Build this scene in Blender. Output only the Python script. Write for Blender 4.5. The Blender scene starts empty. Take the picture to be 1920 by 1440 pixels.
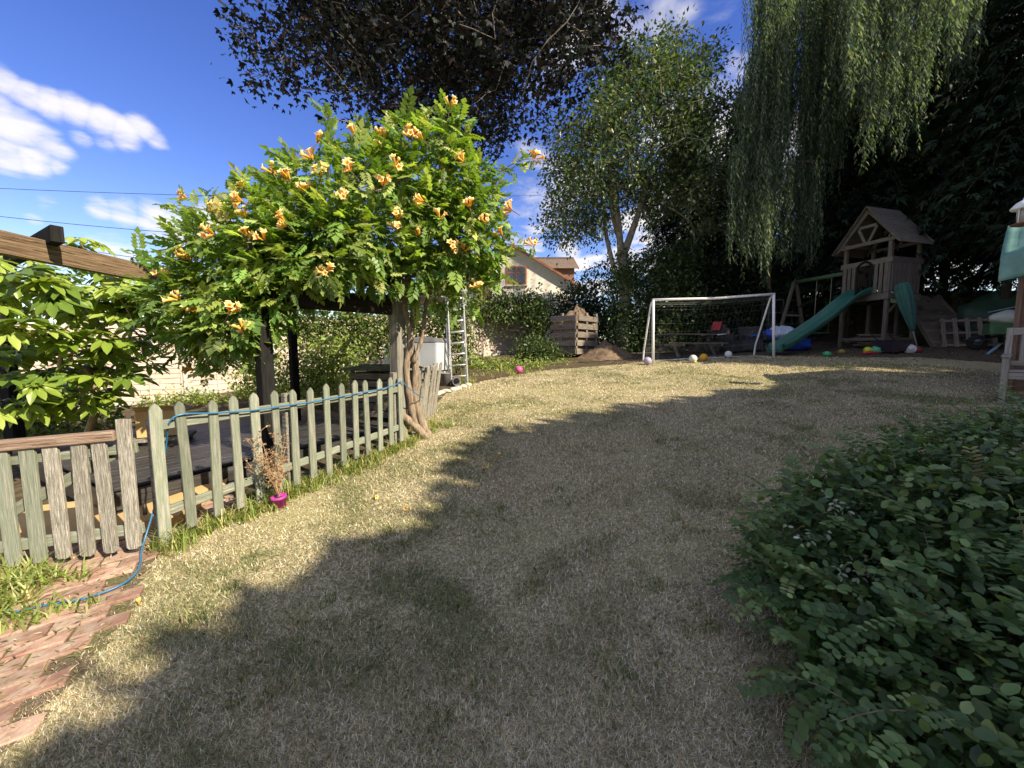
import bpy, math, random
import numpy as np
from mathutils import Vector, Matrix, Euler

R = math.radians
rng = np.random.default_rng(11)
rnd = random.Random(5)
scene = bpy.context.scene
col = scene.collection

# ------------------------------------------------------------------ camera
FPX = 723.0                       # focal length in pixels of the 1920 wide photograph
PITCH = R(5.0)
EYE = 1.5
cam_data = bpy.data.cameras.new('camera')
cam_data.sensor_width = 36.0
cam_data.lens = 36.0 * FPX / 1920.0
cam_data.clip_start = 0.05
cam_data.clip_end = 1200.0
cam = bpy.data.objects.new('camera', cam_data)
cam.location = (0, 0, EYE)
cam.rotation_euler = (R(90) - PITCH, 0, 0)
col.objects.link(cam)
scene.camera = cam

# ------------------------------------------------------------------ light
SUN_EL = R(38.0)
_h = Vector((0.82, -0.57)).normalized()
TO_SUN = Vector((_h.x * math.cos(SUN_EL), _h.y * math.cos(SUN_EL), math.sin(SUN_EL)))
sun_data = bpy.data.lights.new('sun', 'SUN')
sun_data.energy = 3.3
sun_data.angle = R(0.53)
sun_data.color = (1.0, 0.955, 0.87)
sun = bpy.data.objects.new('sun', sun_data)
sun.rotation_euler = TO_SUN.to_track_quat('Z', 'Y').to_euler()
sun.location = (20, -14, 25)
col.objects.link(sun)

world = bpy.data.worlds.new('World')
scene.world = world
world.use_nodes = True
wn, wl = world.node_tree.nodes, world.node_tree.links
wn.clear()
w_out = wn.new('ShaderNodeOutputWorld')
w_bg = wn.new('ShaderNodeBackground')
w_bg.inputs['Strength'].default_value = 0.15
w_sky = wn.new('ShaderNodeTexSky')
w_sky.sky_type = 'NISHITA'
w_sky.sun_disc = False
w_sky.sun_elevation = SUN_EL
w_sky.sun_rotation = math.atan2(_h.x, _h.y)
w_sky.air_density = 1.0
w_sky.dust_density = 0.1
w_sky.ozone_density = 3.0
w_sky.altitude = 50


def wnode(kind, **kw):
    n = wn.new(kind)
    for k, v in kw.items():
        setattr(n, k, v)
    return n


w_tc = wnode('ShaderNodeTexCoord')
# clouds: thin fair-weather streaks, laid out on a flat layer overhead so they foreshorten
w_sep = wnode('ShaderNodeSeparateXYZ')
wl.new(w_tc.outputs['Generated'], w_sep.inputs[0])
w_z = wnode('ShaderNodeMath', operation='ADD'); w_z.inputs[1].default_value = 0.12
w_zm = wnode('ShaderNodeMath', operation='MAXIMUM'); w_zm.inputs[1].default_value = 0.1
wl.new(w_sep.outputs['Z'], w_z.inputs[0]); wl.new(w_z.outputs[0], w_zm.inputs[0])
w_dx = wnode('ShaderNodeMath', operation='DIVIDE'); w_dy = wnode('ShaderNodeMath', operation='DIVIDE')
wl.new(w_sep.outputs['X'], w_dx.inputs[0]); wl.new(w_zm.outputs[0], w_dx.inputs[1])
wl.new(w_sep.outputs['Y'], w_dy.inputs[0]); wl.new(w_zm.outputs[0], w_dy.inputs[1])
w_comb = wnode('ShaderNodeCombineXYZ')
wl.new(w_dx.outputs[0], w_comb.inputs['X']); wl.new(w_dy.outputs[0], w_comb.inputs['Y'])
w_noise = wnode('ShaderNodeTexNoise')
w_noise.inputs['Scale'].default_value = 5.0
w_noise.inputs['Detail'].default_value = 7.0
w_noise.inputs['Roughness'].default_value = 0.58
w_noise.inputs['Distortion'].default_value = 0.35
wl.new(w_comb.outputs[0], w_noise.inputs['Vector'])


def pix_dir(u, v):
    a, b = (u - 960) / FPX, (v - 720) / FPX
    return Vector((a, math.cos(PITCH) - b * math.sin(PITCH), -math.sin(PITCH) - b * math.cos(PITCH))).normalized()


# where the cloud banks stand: direction, size, weight
CLOUDS = [((8, 150), .04, 1.0), ((50, 176), .042, 1.0), ((95, 195), .046, 1.0), ((140, 206), .05, 1.0), ((190, 230), .05, 1.0), ((232, 250), .045, 1.0), ((265, 240), .04, .9), ((290, 262), .03, .7),
          ((-10, 215), .06, 1.0), ((40, 240), .06, 1.0), ((82, 262), .045, .9), ((110, 280), .035, .8), ((10, 292), .05, 1.0), ((60, 300), .045, 1.0), ((105, 310), .03, .8), ((155, 262), .03, .8), ((195, 268), .03, .7),
          ((190, 392), .04, .8), ((235, 398), .05, .9), ((290, 412), .06, 1.0), ((345, 425), .08, 1.0), ((400, 420), .08, 1.0), ((330, 450), .06, .7), ((200, 480), .07, .8), ((250, 490), .06, .8), ((1240, 28), .07, .75), ((1200, 45), .06, .7),
          ((1390, 100), .06, .7), ((1400, 130), .05, .6), ((1065, 470), .07, .9), ((-300, 330), .15, 1.0), ((-150, 250), .1, .9), ((2500, 200), .2, .9), ((90, 380), .03, .6), ((62, 410), .022, .6), ((1700, 500), .2, .9)]
w_sum = None
for (uu, vv), rad, wt in CLOUDS:
    d = pix_dir(uu, vv)
    dist = wnode('ShaderNodeVectorMath', operation='DISTANCE')
    wl.new(w_tc.outputs['Generated'], dist.inputs[0]); dist.inputs[1].default_value = d
    mr = wnode('ShaderNodeMapRange'); mr.interpolation_type = 'SMOOTHSTEP'
    mr.inputs['From Min'].default_value = rad; mr.inputs['From Max'].default_value = rad * 0.15
    mr.inputs['To Min'].default_value = 0.0; mr.inputs['To Max'].default_value = wt
    wl.new(dist.outputs['Value'], mr.inputs['Value'])
    if w_sum is None:
        w_sum = mr.outputs[0]
    else:
        mx = wnode('ShaderNodeMath', operation='MAXIMUM')
        wl.new(w_sum, mx.inputs[0]); wl.new(mr.outputs[0], mx.inputs[1])
        w_sum = mx.outputs[0]
w_ms = wnode('ShaderNodeMath', operation='MULTIPLY'); w_ms.inputs[1].default_value = 0.62
wl.new(w_sum, w_ms.inputs[0])
w_ad = wnode('ShaderNodeMath', operation='ADD')
# extra clouds outside the clear patch, added as neutral fill light for the shade
w_n2 = wnode('ShaderNodeTexNoise')
w_n2.inputs['Scale'].default_value = 1.5
w_n2.inputs['Detail'].default_value = 3.0
wl.new(w_comb.outputs[0], w_n2.inputs['Vector'])
w_n2r = wnode('ShaderNodeMapRange'); w_n2r.interpolation_type = 'SMOOTHSTEP'
w_n2r.inputs['From Min'].default_value = 0.37; w_n2r.inputs['From Max'].default_value = 0.54
w_n2r.inputs['To Max'].default_value = 0.62
wl.new(w_n2.outputs['Fac'], w_n2r.inputs['Value'])
w_cd = wnode('ShaderNodeVectorMath', operation='DISTANCE')
wl.new(w_tc.outputs['Generated'], w_cd.inputs[0]); w_cd.inputs[1].default_value = pix_dir(330, 130)
w_cr = wnode('ShaderNodeMapRange'); w_cr.interpolation_type = 'SMOOTHSTEP'
w_cr.inputs['From Min'].default_value = 0.45; w_cr.inputs['From Max'].default_value = 0.80
wl.new(w_cd.outputs['Value'], w_cr.inputs['Value'])
w_cm = wnode('ShaderNodeMath', operation='MULTIPLY')
wl.new(w_n2r.outputs[0], w_cm.inputs[0]); wl.new(w_cr.outputs[0], w_cm.inputs[1])
w_mx2 = wnode('ShaderNodeMath', operation='MAXIMUM')
wl.new(w_ms.outputs[0], w_mx2.inputs[0]); wl.new(w_cm.outputs[0], w_mx2.inputs[1])
wl.new(w_mx2.outputs[0], w_ad.inputs[0]); wl.new(w_noise.outputs['Fac'], w_ad.inputs[1])
w_cov = wnode('ShaderNodeMapRange'); w_cov.interpolation_type = 'SMOOTHSTEP'
w_cov.inputs['From Min'].default_value = 0.74; w_cov.inputs['From Max'].default_value = 1.24
w_cov.inputs['To Max'].default_value = 0.9
wl.new(w_ad.outputs[0], w_cov.inputs['Value'])
w_hsv = wnode('ShaderNodeHueSaturation')
w_hsv.inputs['Saturation'].default_value = 1.3
w_hsv.inputs['Hue'].default_value = 0.526
w_hsv.inputs['Value'].default_value = 0.60
wl.new(w_sky.outputs[0], w_hsv.inputs['Color'])
w_mix = wnode('ShaderNodeMix', data_type='RGBA')
wl.new(w_cov.outputs[0], w_mix.inputs['Factor'])
wl.new(w_hsv.outputs[0], w_mix.inputs['A'])
w_mix.inputs['B'].default_value = (2.4, 2.55, 2.9, 1)
wl.new(w_mix.outputs['Result'], w_bg.inputs['Color'])
wl.new(w_bg.outputs[0], w_out.inputs['Surface'])

scene.view_settings.view_transform = 'Standard'
scene.view_settings.look = 'None'
scene.view_settings.gamma = 1.0
scene.view_settings.exposure = 1.5
scene.view_settings.use_curve_mapping = False
scene.view_settings.use_white_balance = True          # the phone balanced its picture for the blue shade
scene.view_settings.white_balance_temperature = 8050
scene.view_settings.white_balance_tint = 9
scene.render.engine = 'CYCLES'
cy = scene.cycles
cy.max_bounces = 6; cy.diffuse_bounces = 3; cy.glossy_bounces = 2; cy.transmission_bounces = 4
cy.transparent_max_bounces = 6
cy.caustics_reflective = False; cy.caustics_refractive = False
cy.use_denoising = True
cy.sample_clamp_indirect = 6.0


# ------------------------------------------------------------------ where things are
def G(x, y):
    """height of the sloping garden"""
    return 0.05 * np.clip(x, -9, 17) + 0.08 * np.clip(y, -5, 17)


def W(u, v, Y):
    """a point seen at pixel (u, v) of the 1920x1440 photograph, Y metres ahead"""
    d = pix_dir(u, v)
    return Vector((d.x, d.y, d.z)) * (Y / d.y) + Vector((0, 0, EYE))


def on_ground(x, y, dz=0.0):
    return Vector((x, y, float(G(x, y)) + dz))


# ------------------------------------------------------------------ materials
MAT = {}


def mat(name, c1, c2=None, rough=0.7, scale=8.0, stretch=(1, 1, 1), detail=5.0, bump=0.0, bump_scale=None, spec=0.3, metal=0.0,
        vary=0.0, lo=0.35, hi=0.65, c3=None, c3_scale=3.0, c3_lo=.5, c3_hi=.62, coords='Object', transl=0.0):
    if name in MAT:
        return MAT[name]
    m = bpy.data.materials.new(name)
    m.use_nodes = True
    nt = m.node_tree
    N, L = nt.nodes, nt.links
    p = N['Principled BSDF']
    p.inputs['Roughness'].default_value = rough
    p.inputs['Specular IOR Level'].default_value = spec
    p.inputs['Metallic'].default_value = metal
    c2 = c2 or c1
    tc = N.new('ShaderNodeTexCoord')
    mp = N.new('ShaderNodeMapping')
    mp.inputs['Scale'].default_value = stretch
    L.new(tc.outputs[coords], mp.inputs['Vector'])
    oi = N.new('ShaderNodeObjectInfo')
    if coords == 'Object':
        off = N.new('ShaderNodeVectorMath'); off.operation = 'SCALE'
        off.inputs[0].default_value = (17.3, 9.1, 23.7)
        L.new(oi.outputs['Random'], off.inputs['Scale'])
        L.new(off.outputs[0], mp.inputs['Location'])
    nz = N.new('ShaderNodeTexNoise')
    nz.inputs['Scale'].default_value = scale
    nz.inputs['Detail'].default_value = detail
    nz.inputs['Roughness'].default_value = 0.62
    L.new(mp.outputs[0], nz.inputs['Vector'])
    rp = N.new('ShaderNodeMapRange')
    rp.inputs['From Min'].default_value = lo
    rp.inputs['From Max'].default_value = hi
    L.new(nz.outputs['Fac'], rp.inputs['Value'])
    mx = N.new('ShaderNodeMix'); mx.data_type = 'RGBA'
    mx.inputs['A'].default_value = (*c1, 1)
    mx.inputs['B'].default_value = (*c2, 1)
    L.new(rp.outputs[0], mx.inputs['Factor'])
    out = mx.outputs['Result']
    if c3:
        n3 = N.new('ShaderNodeTexNoise')
        n3.inputs['Scale'].default_value = c3_scale
        n3.inputs['Detail'].default_value = 6
        n3.inputs['Roughness'].default_value = 0.7
        L.new(mp.outputs[0], n3.inputs['Vector'])
        r3 = N.new('ShaderNodeMapRange')
        r3.inputs['From Min'].default_value = c3_lo
        r3.inputs['From Max'].default_value = c3_hi
        L.new(n3.outputs['Fac'], r3.inputs['Value'])
        m3 = N.new('ShaderNodeMix'); m3.data_type = 'RGBA'
        L.new(r3.outputs[0], m3.inputs['Factor'])
        L.new(out, m3.inputs['A'])
        m3.inputs['B'].default_value = (*c3, 1)
        out = m3.outputs['Result']
    if vary > 0:
        hs = N.new('ShaderNodeHueSaturation')
        r2 = N.new('ShaderNodeMapRange')
        r2.inputs['To Min'].default_value = 1 - vary
        r2.inputs['To Max'].default_value = 1 + vary
        L.new(oi.outputs['Random'], r2.inputs['Value'])
        L.new(r2.outputs[0], hs.inputs['Value'])
        L.new(out, hs.inputs['Color'])
        out = hs.outputs['Color']
    L.new(out, p.inputs['Base Color'])
    if bump > 0:
        nb = nz
        if bump_scale:
            nb = N.new('ShaderNodeTexNoise')
            nb.inputs['Scale'].default_value = bump_scale
            nb.inputs['Detail'].default_value = 6
            L.new(mp.outputs[0], nb.inputs['Vector'])
        bp = N.new('ShaderNodeBump')
        bp.inputs['Strength'].default_value = bump
        bp.inputs['Distance'].default_value = 0.02
        L.new(nb.outputs['Fac'], bp.inputs['Height'])
        L.new(bp.outputs[0], p.inputs['Normal'])
    if transl > 0:
        tr = N.new('ShaderNodeBsdfTranslucent')
        L.new(out, tr.inputs['Color'])
        ms = N.new('ShaderNodeMixShader')
        ms.inputs[0].default_value = transl
        L.new(p.outputs[0], ms.inputs[1]); L.new(tr.outputs[0], ms.inputs[2])
        L.new(ms.outputs[0], N['Material Output'].inputs['Surface'])
    MAT[name] = m
    return m


def leaf_mat(name, rough=0.45, transl=0.35, spec=0.35, tint=(1.0, 1.05, 0.45)):
    """leaf surface: colour of each leaf from the mesh, thin enough to let sun through"""
    if name in MAT:
        return MAT[name]
    m = bpy.data.materials.new(name)
    m.use_nodes = True
    N, L = m.node_tree.nodes, m.node_tree.links
    p = N['Principled BSDF']
    p.inputs['Roughness'].default_value = rough
    p.inputs['Specular IOR Level'].default_value = spec
    at = N.new('ShaderNodeAttribute'); at.attribute_name = 'Col'
    L.new(at.outputs['Color'], p.inputs['Base Color'])
    tr = N.new('ShaderNodeBsdfTranslucent')
    mu = N.new('ShaderNodeMix'); mu.data_type = 'RGBA'; mu.blend_type = 'MULTIPLY'
    mu.inputs['Factor'].default_value = 1.0
    L.new(at.outputs['Color'], mu.inputs['A'])
    mu.inputs['B'].default_value = (tint[0] * 1.3, tint[1] * 1.3, tint[2] * 1.3, 1)
    L.new(mu.outputs['Result'], tr.inputs['Color'])
    ms = N.new('ShaderNodeMixShader')
    ms.inputs[0].default_value = transl
    L.new(p.outputs[0], ms.inputs[1]); L.new(tr.outputs[0], ms.inputs[2])
    L.new(ms.outputs[0], N['Material Output'].inputs['Surface'])
    MAT[name] = m
    return m


# ------------------------------------------------------------------ objects
def thing(name, label, cat, loc, rotz=0.0, group=None, tilt=None):
    o = bpy.data.objects.new(name, None)
    o.empty_display_size = 0.2
    o.location = loc
    o.rotation_euler = tilt if tilt else (0, 0, rotz)
    o['label'] = label; o['category'] = cat
    if group:
        o['group'] = group
    col.objects.link(o)
    return o


def tag(o, label, cat, group=None):
    o['label'] = label; o['category'] = cat
    if group:
        o['group'] = group
    return o


def obj(name, mesh, material=None, parent=None, M=None, loc=None, rot=None, kind=None):
    o = bpy.data.objects.new(name, mesh)
    col.objects.link(o)
    if parent is not None:
        o.parent = parent
    if M is not None:
        o.matrix_basis = M
    if loc is not None:
        o.location = loc
    if rot is not None:
        o.rotation_euler = rot
    if material is not None and len(mesh.materials) == 0:
        mesh.materials.append(material)
    if material is not None and mesh.materials[0] is not material:
        o.material_slots[0].link = 'OBJECT'
        o.material_slots[0].material = material
    if kind:
        o['kind'] = kind
    return o


def fast_mesh(name, V, faces_flat, sizes, cols=None, smooth=False):
    V = np.asarray(V, np.float32).reshape(-1, 3)
    faces_flat = np.asarray(faces_flat, np.int32).ravel()
    sizes = np.asarray(sizes, np.int32).ravel()
    me = bpy.data.meshes.new(name)
    me.vertices.add(len(V))
    me.vertices.foreach_set('co', V.ravel())
    me.loops.add(len(faces_flat))
    me.loops.foreach_set('vertex_index', faces_flat)
    me.polygons.add(len(sizes))
    starts = np.concatenate([[0], np.cumsum(sizes)[:-1]]).astype(np.int32)
    me.polygons.foreach_set('loop_start', starts)
    me.polygons.foreach_set('loop_total', sizes)
    if smooth:
        me.polygons.foreach_set('use_smooth', np.ones(len(sizes), bool))
    if cols is not None:
        c = np.ones((len(V), 4), np.float32)
        c[:, :3] = cols
        a = me.attributes.new('Col', 'FLOAT_COLOR', 'POINT')
        a.data.foreach_set('color', c.ravel())
    me.update(calc_edges=True)
    return me


class MB:
    """collects vertices and faces of one mesh"""
    def __init__(self):
        self.v, self.f = [], []

    def add(self, v, f):
        n = len(self.v)
        self.v += [tuple(p) for p in v]
        self.f += [tuple(i + n for i in q) for q in f]
        return self

    def box(self, c, s, M=None):
        hx, hy, hz = s[0] / 2, s[1] / 2, s[2] / 2
        v = [Vector((c[0] + i * hx, c[1] + j * hy, c[2] + k * hz)) for i in (-1, 1) for j in (-1, 1) for k in (-1, 1)]
        if M is not None:
            v = [M @ p for p in v]
        return self.add(v, [(0, 1, 3, 2), (4, 6, 7, 5), (0, 4, 5, 1), (2, 3, 7, 6), (0, 2, 6, 4), (1, 5, 7, 3)])

    def tube(self, pts, rad, n=8, caps=True):
        v, f = tube_vf(pts, rad, n, caps)
        return self.add(v, f)

    def lathe(self, prof, n=20, c=(0, 0, 0), wob=None):
        v, f = [], []
        for r, z in prof:
            for k in range(n):
                a = 2 * math.pi * k / n
                rr = r * (wob(k, z) if wob else 1)
                v.append((c[0] + rr * math.cos(a), c[1] + rr * math.sin(a), c[2] + z))
        for i in range(len(prof) - 1):
            for k in range(n):
                f.append((i * n + k, i * n + (k + 1) % n, (i + 1) * n + (k + 1) % n, (i + 1) * n + k))
        f.append(tuple(range(n - 1, -1, -1)))
        f.append(tuple((len(prof) - 1) * n + k for k in range(n)))
        return self.add(v, f)

    def mesh(self, name='mesh', smooth=False):
        me = bpy.data.meshes.new(name)
        me.from_pydata(self.v, [], self.f)
        if smooth:
            me.polygons.foreach_set('use_smooth', [True] * len(me.polygons))
        me.update()
        return me


def tube_vf(pts, rad, n=8, caps=True):
    pts = [Vector(p) for p in pts]
    if not hasattr(rad, '__len__'):
        rad = [rad] * len(pts)
    v, f = [], []
    up = None
    for i, p in enumerate(pts):
        t = (pts[min(i + 1, len(pts) - 1)] - pts[max(i - 1, 0)])
        t = t.normalized() if t.length > 1e-9 else Vector((0, 0, 1))
        if up is None:
            up = Vector((0, 0, 1)) if abs(t.z) < .9 else Vector((1, 0, 0))
        a = (up - t * up.dot(t)).normalized()
        up = a
        b = t.cross(a)
        for k in range(n):
            an = 2 * math.pi * k / n
            v.append(p + (a * math.cos(an) + b * math.sin(an)) * rad[i])
    for i in range(len(pts) - 1):
        for k in range(n):
            f.append((i * n + k, i * n + (k + 1) % n, (i + 1) * n + (k + 1) % n, (i + 1) * n + k))
    if caps:
        f.append(tuple(range(n - 1, -1, -1)))
        f.append(tuple((len(pts) - 1) * n + k for k in range(n)))
    return v, f


_boxes = {}


def box_mesh(lx, ly, lz, bev=0.004):
    """chamfered box centred on the origin"""
    key = (round(lx, 3), round(ly, 3), round(lz, 3), bev)
    if key in _boxes:
        return _boxes[key]
    b = min(bev, lx * .3, ly * .3, lz * .3)
    h = (lx / 2, ly / 2, lz / 2)
    idx, v = {}, []
    for sx in (-1, 1):
        for sy in (-1, 1):
            for sz in (-1, 1):
                for ax in range(3):
                    p = [sx * (h[0] - b), sy * (h[1] - b), sz * (h[2] - b)]
                    p[ax] = (sx, sy, sz)[ax] * h[ax]
                    idx[(sx, sy, sz, ax)] = len(v)
                    v.append(tuple(p))
    f = []
    for ax in range(3):
        o1, o2 = [(1, 2), (2, 0), (0, 1)][ax]
        for s in (-1, 1):
            q = []
            for (p1, p2) in ((-1, -1), (1, -1), (1, 1), (-1, 1)):
                c = [0, 0, 0]; c[ax] = s; c[o1] = p1; c[o2] = p2
                q.append(idx[(*c, ax)])
            f.append(tuple(q if s > 0 else q[::-1]))
        # edges along ax
        for p1 in (-1, 1):
            for p2 in (-1, 1):
                q = []
                for (s, face) in ((-1, o1), (1, o1), (1, o2), (-1, o2)):
                    c = [0, 0, 0]; c[ax] = s; c[o1] = p1; c[o2] = p2
                    q.append(idx[(*c, face)])
                f.append(tuple(q if p1 * p2 > 0 else q[::-1]))
    for sx in (-1, 1):
        for sy in (-1, 1):
            for sz in (-1, 1):
                q = [idx[(sx, sy, sz, a)] for a in range(3)]
                f.append(tuple(q if sx * sy * sz > 0 else q[::-1]))
    me = bpy.data.meshes.new('timber')
    me.from_pydata(v, [], f)
    me.update()
    _boxes[key] = me
    return me


def frame_matrix(p0, p1, up=(0, 0, 1)):
    """x along p0->p1, origin midway"""
    p0, p1 = Vector(p0), Vector(p1)
    x = (p1 - p0).normalized()
    up = Vector(up)
    if abs(x.dot(up)) > .98:
        up = Vector((0, 1, 0)) if abs(x.y) < .9 else Vector((1, 0, 0))
    y = up.cross(x).normalized()
    z = x.cross(y)
    M = Matrix((x, y, z)).transposed().to_4x4()
    M.translation = (p0 + p1) / 2
    return M


def beam(name, p0, p1, w, h, material, parent=None, up=(0, 0, 1), bev=0.004, roll=0.0):
    """a straight timber from p0 to p1 (in the parent's frame), w across and h deep; grain along local x"""
    ln = (Vector(p1) - Vector(p0)).length
    M = frame_matrix(p0, p1, up)
    if roll:
        M = M @ Matrix.Rotation(roll, 4, 'X')
    return obj(name, box_mesh(ln, w, h, bev), material, parent, M)


def tube(name, pts, rad, material, parent=None, n=8, smooth=True):
    v, f = tube_vf(pts, rad, n)
    return obj(name, MB().add(v, f).mesh(name, smooth), material, parent)


def smooth_path(pts, n=6):
    """Catmull-Rom through the points"""
    P = [Vector(p) for p in pts]
    P = [P[0] * 2 - P[1]] + P + [P[-1] * 2 - P[-2]]
    out = []
    for i in range(1, len(P) - 2):
        for k in range(n):
            t = k / n
            a, b, c, d = P[i - 1], P[i], P[i + 1], P[i + 2]
            out.append(.5 * ((2 * b) + (c - a) * t + (2 * a - 5 * b + 4 * c - d) * t * t + (3 * b - a - 3 * c + d) * t ** 3))
    out.append(P[-2])
    return out


def copy_tree(o, parent=None):
    c = o.copy()
    col.objects.link(c)
    c.parent = parent
    for ch in list(o.children):
        copy_tree(ch, c)
    return c


# ------------------------------------------------------------------ value noise (numpy)
def vnoise(x, y, seed=0):
    x = np.asarray(x, float); y = np.asarray(y, float)
    xi, yi = np.floor(x).astype(np.int64), np.floor(y).astype(np.int64)
    fx, fy = x - xi, y - yi
    fx = fx * fx * (3 - 2 * fx); fy = fy * fy * (3 - 2 * fy)

    def hsh(a, b):
        h = (a * 374761393 + b * 668265263 + seed * 974634777) & 0xffffffff
        h = ((h ^ (h >> 13)) * 1274126177) & 0xffffffff
        return ((h ^ (h >> 16)) & 0xffff) / 65535.0
    return (hsh(xi, yi) * (1 - fx) + hsh(xi + 1, yi) * fx) * (1 - fy) + (hsh(xi, yi + 1) * (1 - fx) + hsh(xi + 1, yi + 1) * fx) * fy


def fbm(x, y, seed=0, o=4):
    s, a, t = 0, 1.0, 0
    for k in range(o):
        s = s + a * vnoise(x * 2 ** k, y * 2 ** k, seed + k); t += a; a *= .55
    return s / t


# ------------------------------------------------------------------ foliage
LEAF6 = (np.array([(0, 0, 0), (.28, .25, .07), (.66, .23, .02), (1, 0, -.10), (.66, -.23, .02), (.28, -.25, .07), (.5, 0, 0)], float),
         [(0, 6, 1), (1, 6, 2), (2, 6, 3), (3, 6, 4), (4, 6, 5), (5, 6, 0)])
LEAF4 = (np.array([(0, 0, 0), (.45, .27, .09), (1, 0, -.04), (.45, -.27, .09)], float), [(0, 2, 1), (0, 3, 2)])
NARROW = (np.array([(0, 0, 0), (.4, .1, .02), (1, 0, -.08), (.4, -.1, .02)], float), [(0, 3, 2, 1)])


def _kites(spec):
    V, F = [], []
    for ang, ln, wd in spec:
        c, s = math.cos(ang), math.sin(ang)
        n = len(V)
        for (x, y, z) in ((0, 0, 0), (.5, wd, .05), (1, 0, -.1), (.5, -wd, .05)):
            x, y = x * ln, y * ln
            V.append((x * c - y * s, x * s + y * c, z))
        F.append((n, n + 3, n + 2, n + 1))
    return np.array(V, float), F


MAPLE = _kites([(0, 1, .26), (.95, .8, .28), (-.95, .8, .28)])
SPRAY = _kites([(0, 1, .10), (.55, .62, .12), (-.5, .66, .12)])


def unit(a):
    return a / np.maximum(np.linalg.norm(a, axis=-1, keepdims=True), 1e-9)


def rand_unit(n):
    return unit(rng.normal(size=(n, 3)))


def scatter(name, P, D, N, S, tmpl, cols, smooth=False):
    t, faces = tmpl
    P = np.asarray(P, float); n = len(P)
    X = unit(np.asarray(D, float))
    Z = np.asarray(N, float); Z = unit(Z - (Z * X).sum(1, keepdims=True) * X)
    Y = np.cross(Z, X)
    S = np.broadcast_to(np.asarray(S, float), (n,))
    V = P[:, None, :] + S[:, None, None] * (t[None, :, 0, None] * X[:, None, :] + t[None, :, 1, None] * Y[:, None, :] + t[None, :, 2, None] * Z[:, None, :])
    k = len(t)
    sizes = np.tile(np.array([len(f) for f in faces], np.int32), n)
    flat = np.array([i for f in faces for i in f], np.int64)
    F = (flat[None, :] + (np.arange(n) * k)[:, None]).ravel()
    C = np.repeat(np.asarray(cols, np.float32), k, axis=0)
    return fast_mesh(name, V.reshape(-1, 3), F, sizes, C, smooth)


def pal(n, colours, weights=None, jitter=.16, hue=.06):
    """one colour per leaf picked from a short palette with small differences"""
    c = np.array(colours, float)
    i = rng.choice(len(c), n, p=None if weights is None else np.array(weights) / sum(weights))
    v = np.exp(rng.normal(0, jitter, (n, 1)))
    return np.clip(c[i] * v * (1 + rng.normal(0, hue, (n, 3))), .002, 1)


def in_blobs(blobs, n, shell=.5, low=-1.0):
    """points inside a set of ellipsoids, thicker towards the outside"""
    c = np.array([tuple(b[0]) for b in blobs], float)
    r = np.array([b[1] if hasattr(b[1], '__len__') else (b[1],) * 3 for b in blobs], float)
    w = (r.prod(1)) ** .75
    i = rng.choice(len(c), n, p=w / w.sum())
    d = rand_unit(n)
    d[:, 2] = np.where(d[:, 2] < low, -d[:, 2], d[:, 2])
    rad = rng.random(n) ** (1 / 3)
    rad = np.where(rng.random(n) < shell, 1 - np.abs(rng.normal(0, .13, n)), rad)
    return c[i] + d * r[i] * rad[:, None], d


def grow(trunk, tips, seg=.6, bend=.25, droop=0.0):
    """branches from a trunk polyline to every tip: nodes and their parents"""
    P = [np.array(p, float) for p in trunk]
    par = [-1] + list(range(len(trunk) - 1))
    tips = np.asarray(tips, float)
    tr = np.array(P)
    d0 = np.min(np.linalg.norm(tips[:, None, :] - tr[None, :, :], axis=2), axis=1)
    ends = []
    A = np.zeros((len(tips) * 14 + len(P) + 10, 3)); A[:len(P)] = tr
    depth = np.zeros(len(A)); n = len(P)
    for ti in np.argsort(d0):
        t = tips[ti]
        dv = t - A[:n]
        dist = np.linalg.norm(dv, axis=1)
        pen = np.where(dv[:, 2] < 0, -dv[:, 2] * .5, 0) + depth[:n] * .012
        j = int(np.argmin(dist + pen))
        k = max(1, min(8, int(math.ceil(dist[j] / seg))))
        p0 = A[j].copy()
        sag = rng.normal(0, bend * dist[j] * .25, 3); sag[2] += bend * dist[j] * .25 - droop * dist[j]
        prev = j
        for q in range(1, k + 1):
            f = q / k
            A[n] = p0 + (t - p0) * f + sag * 4 * f * (1 - f) * .5
            par.append(prev); depth[n] = depth[prev] + 1
            prev = n; n += 1
        ends.append(prev)
    return A[:n], np.array(par), ends


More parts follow.
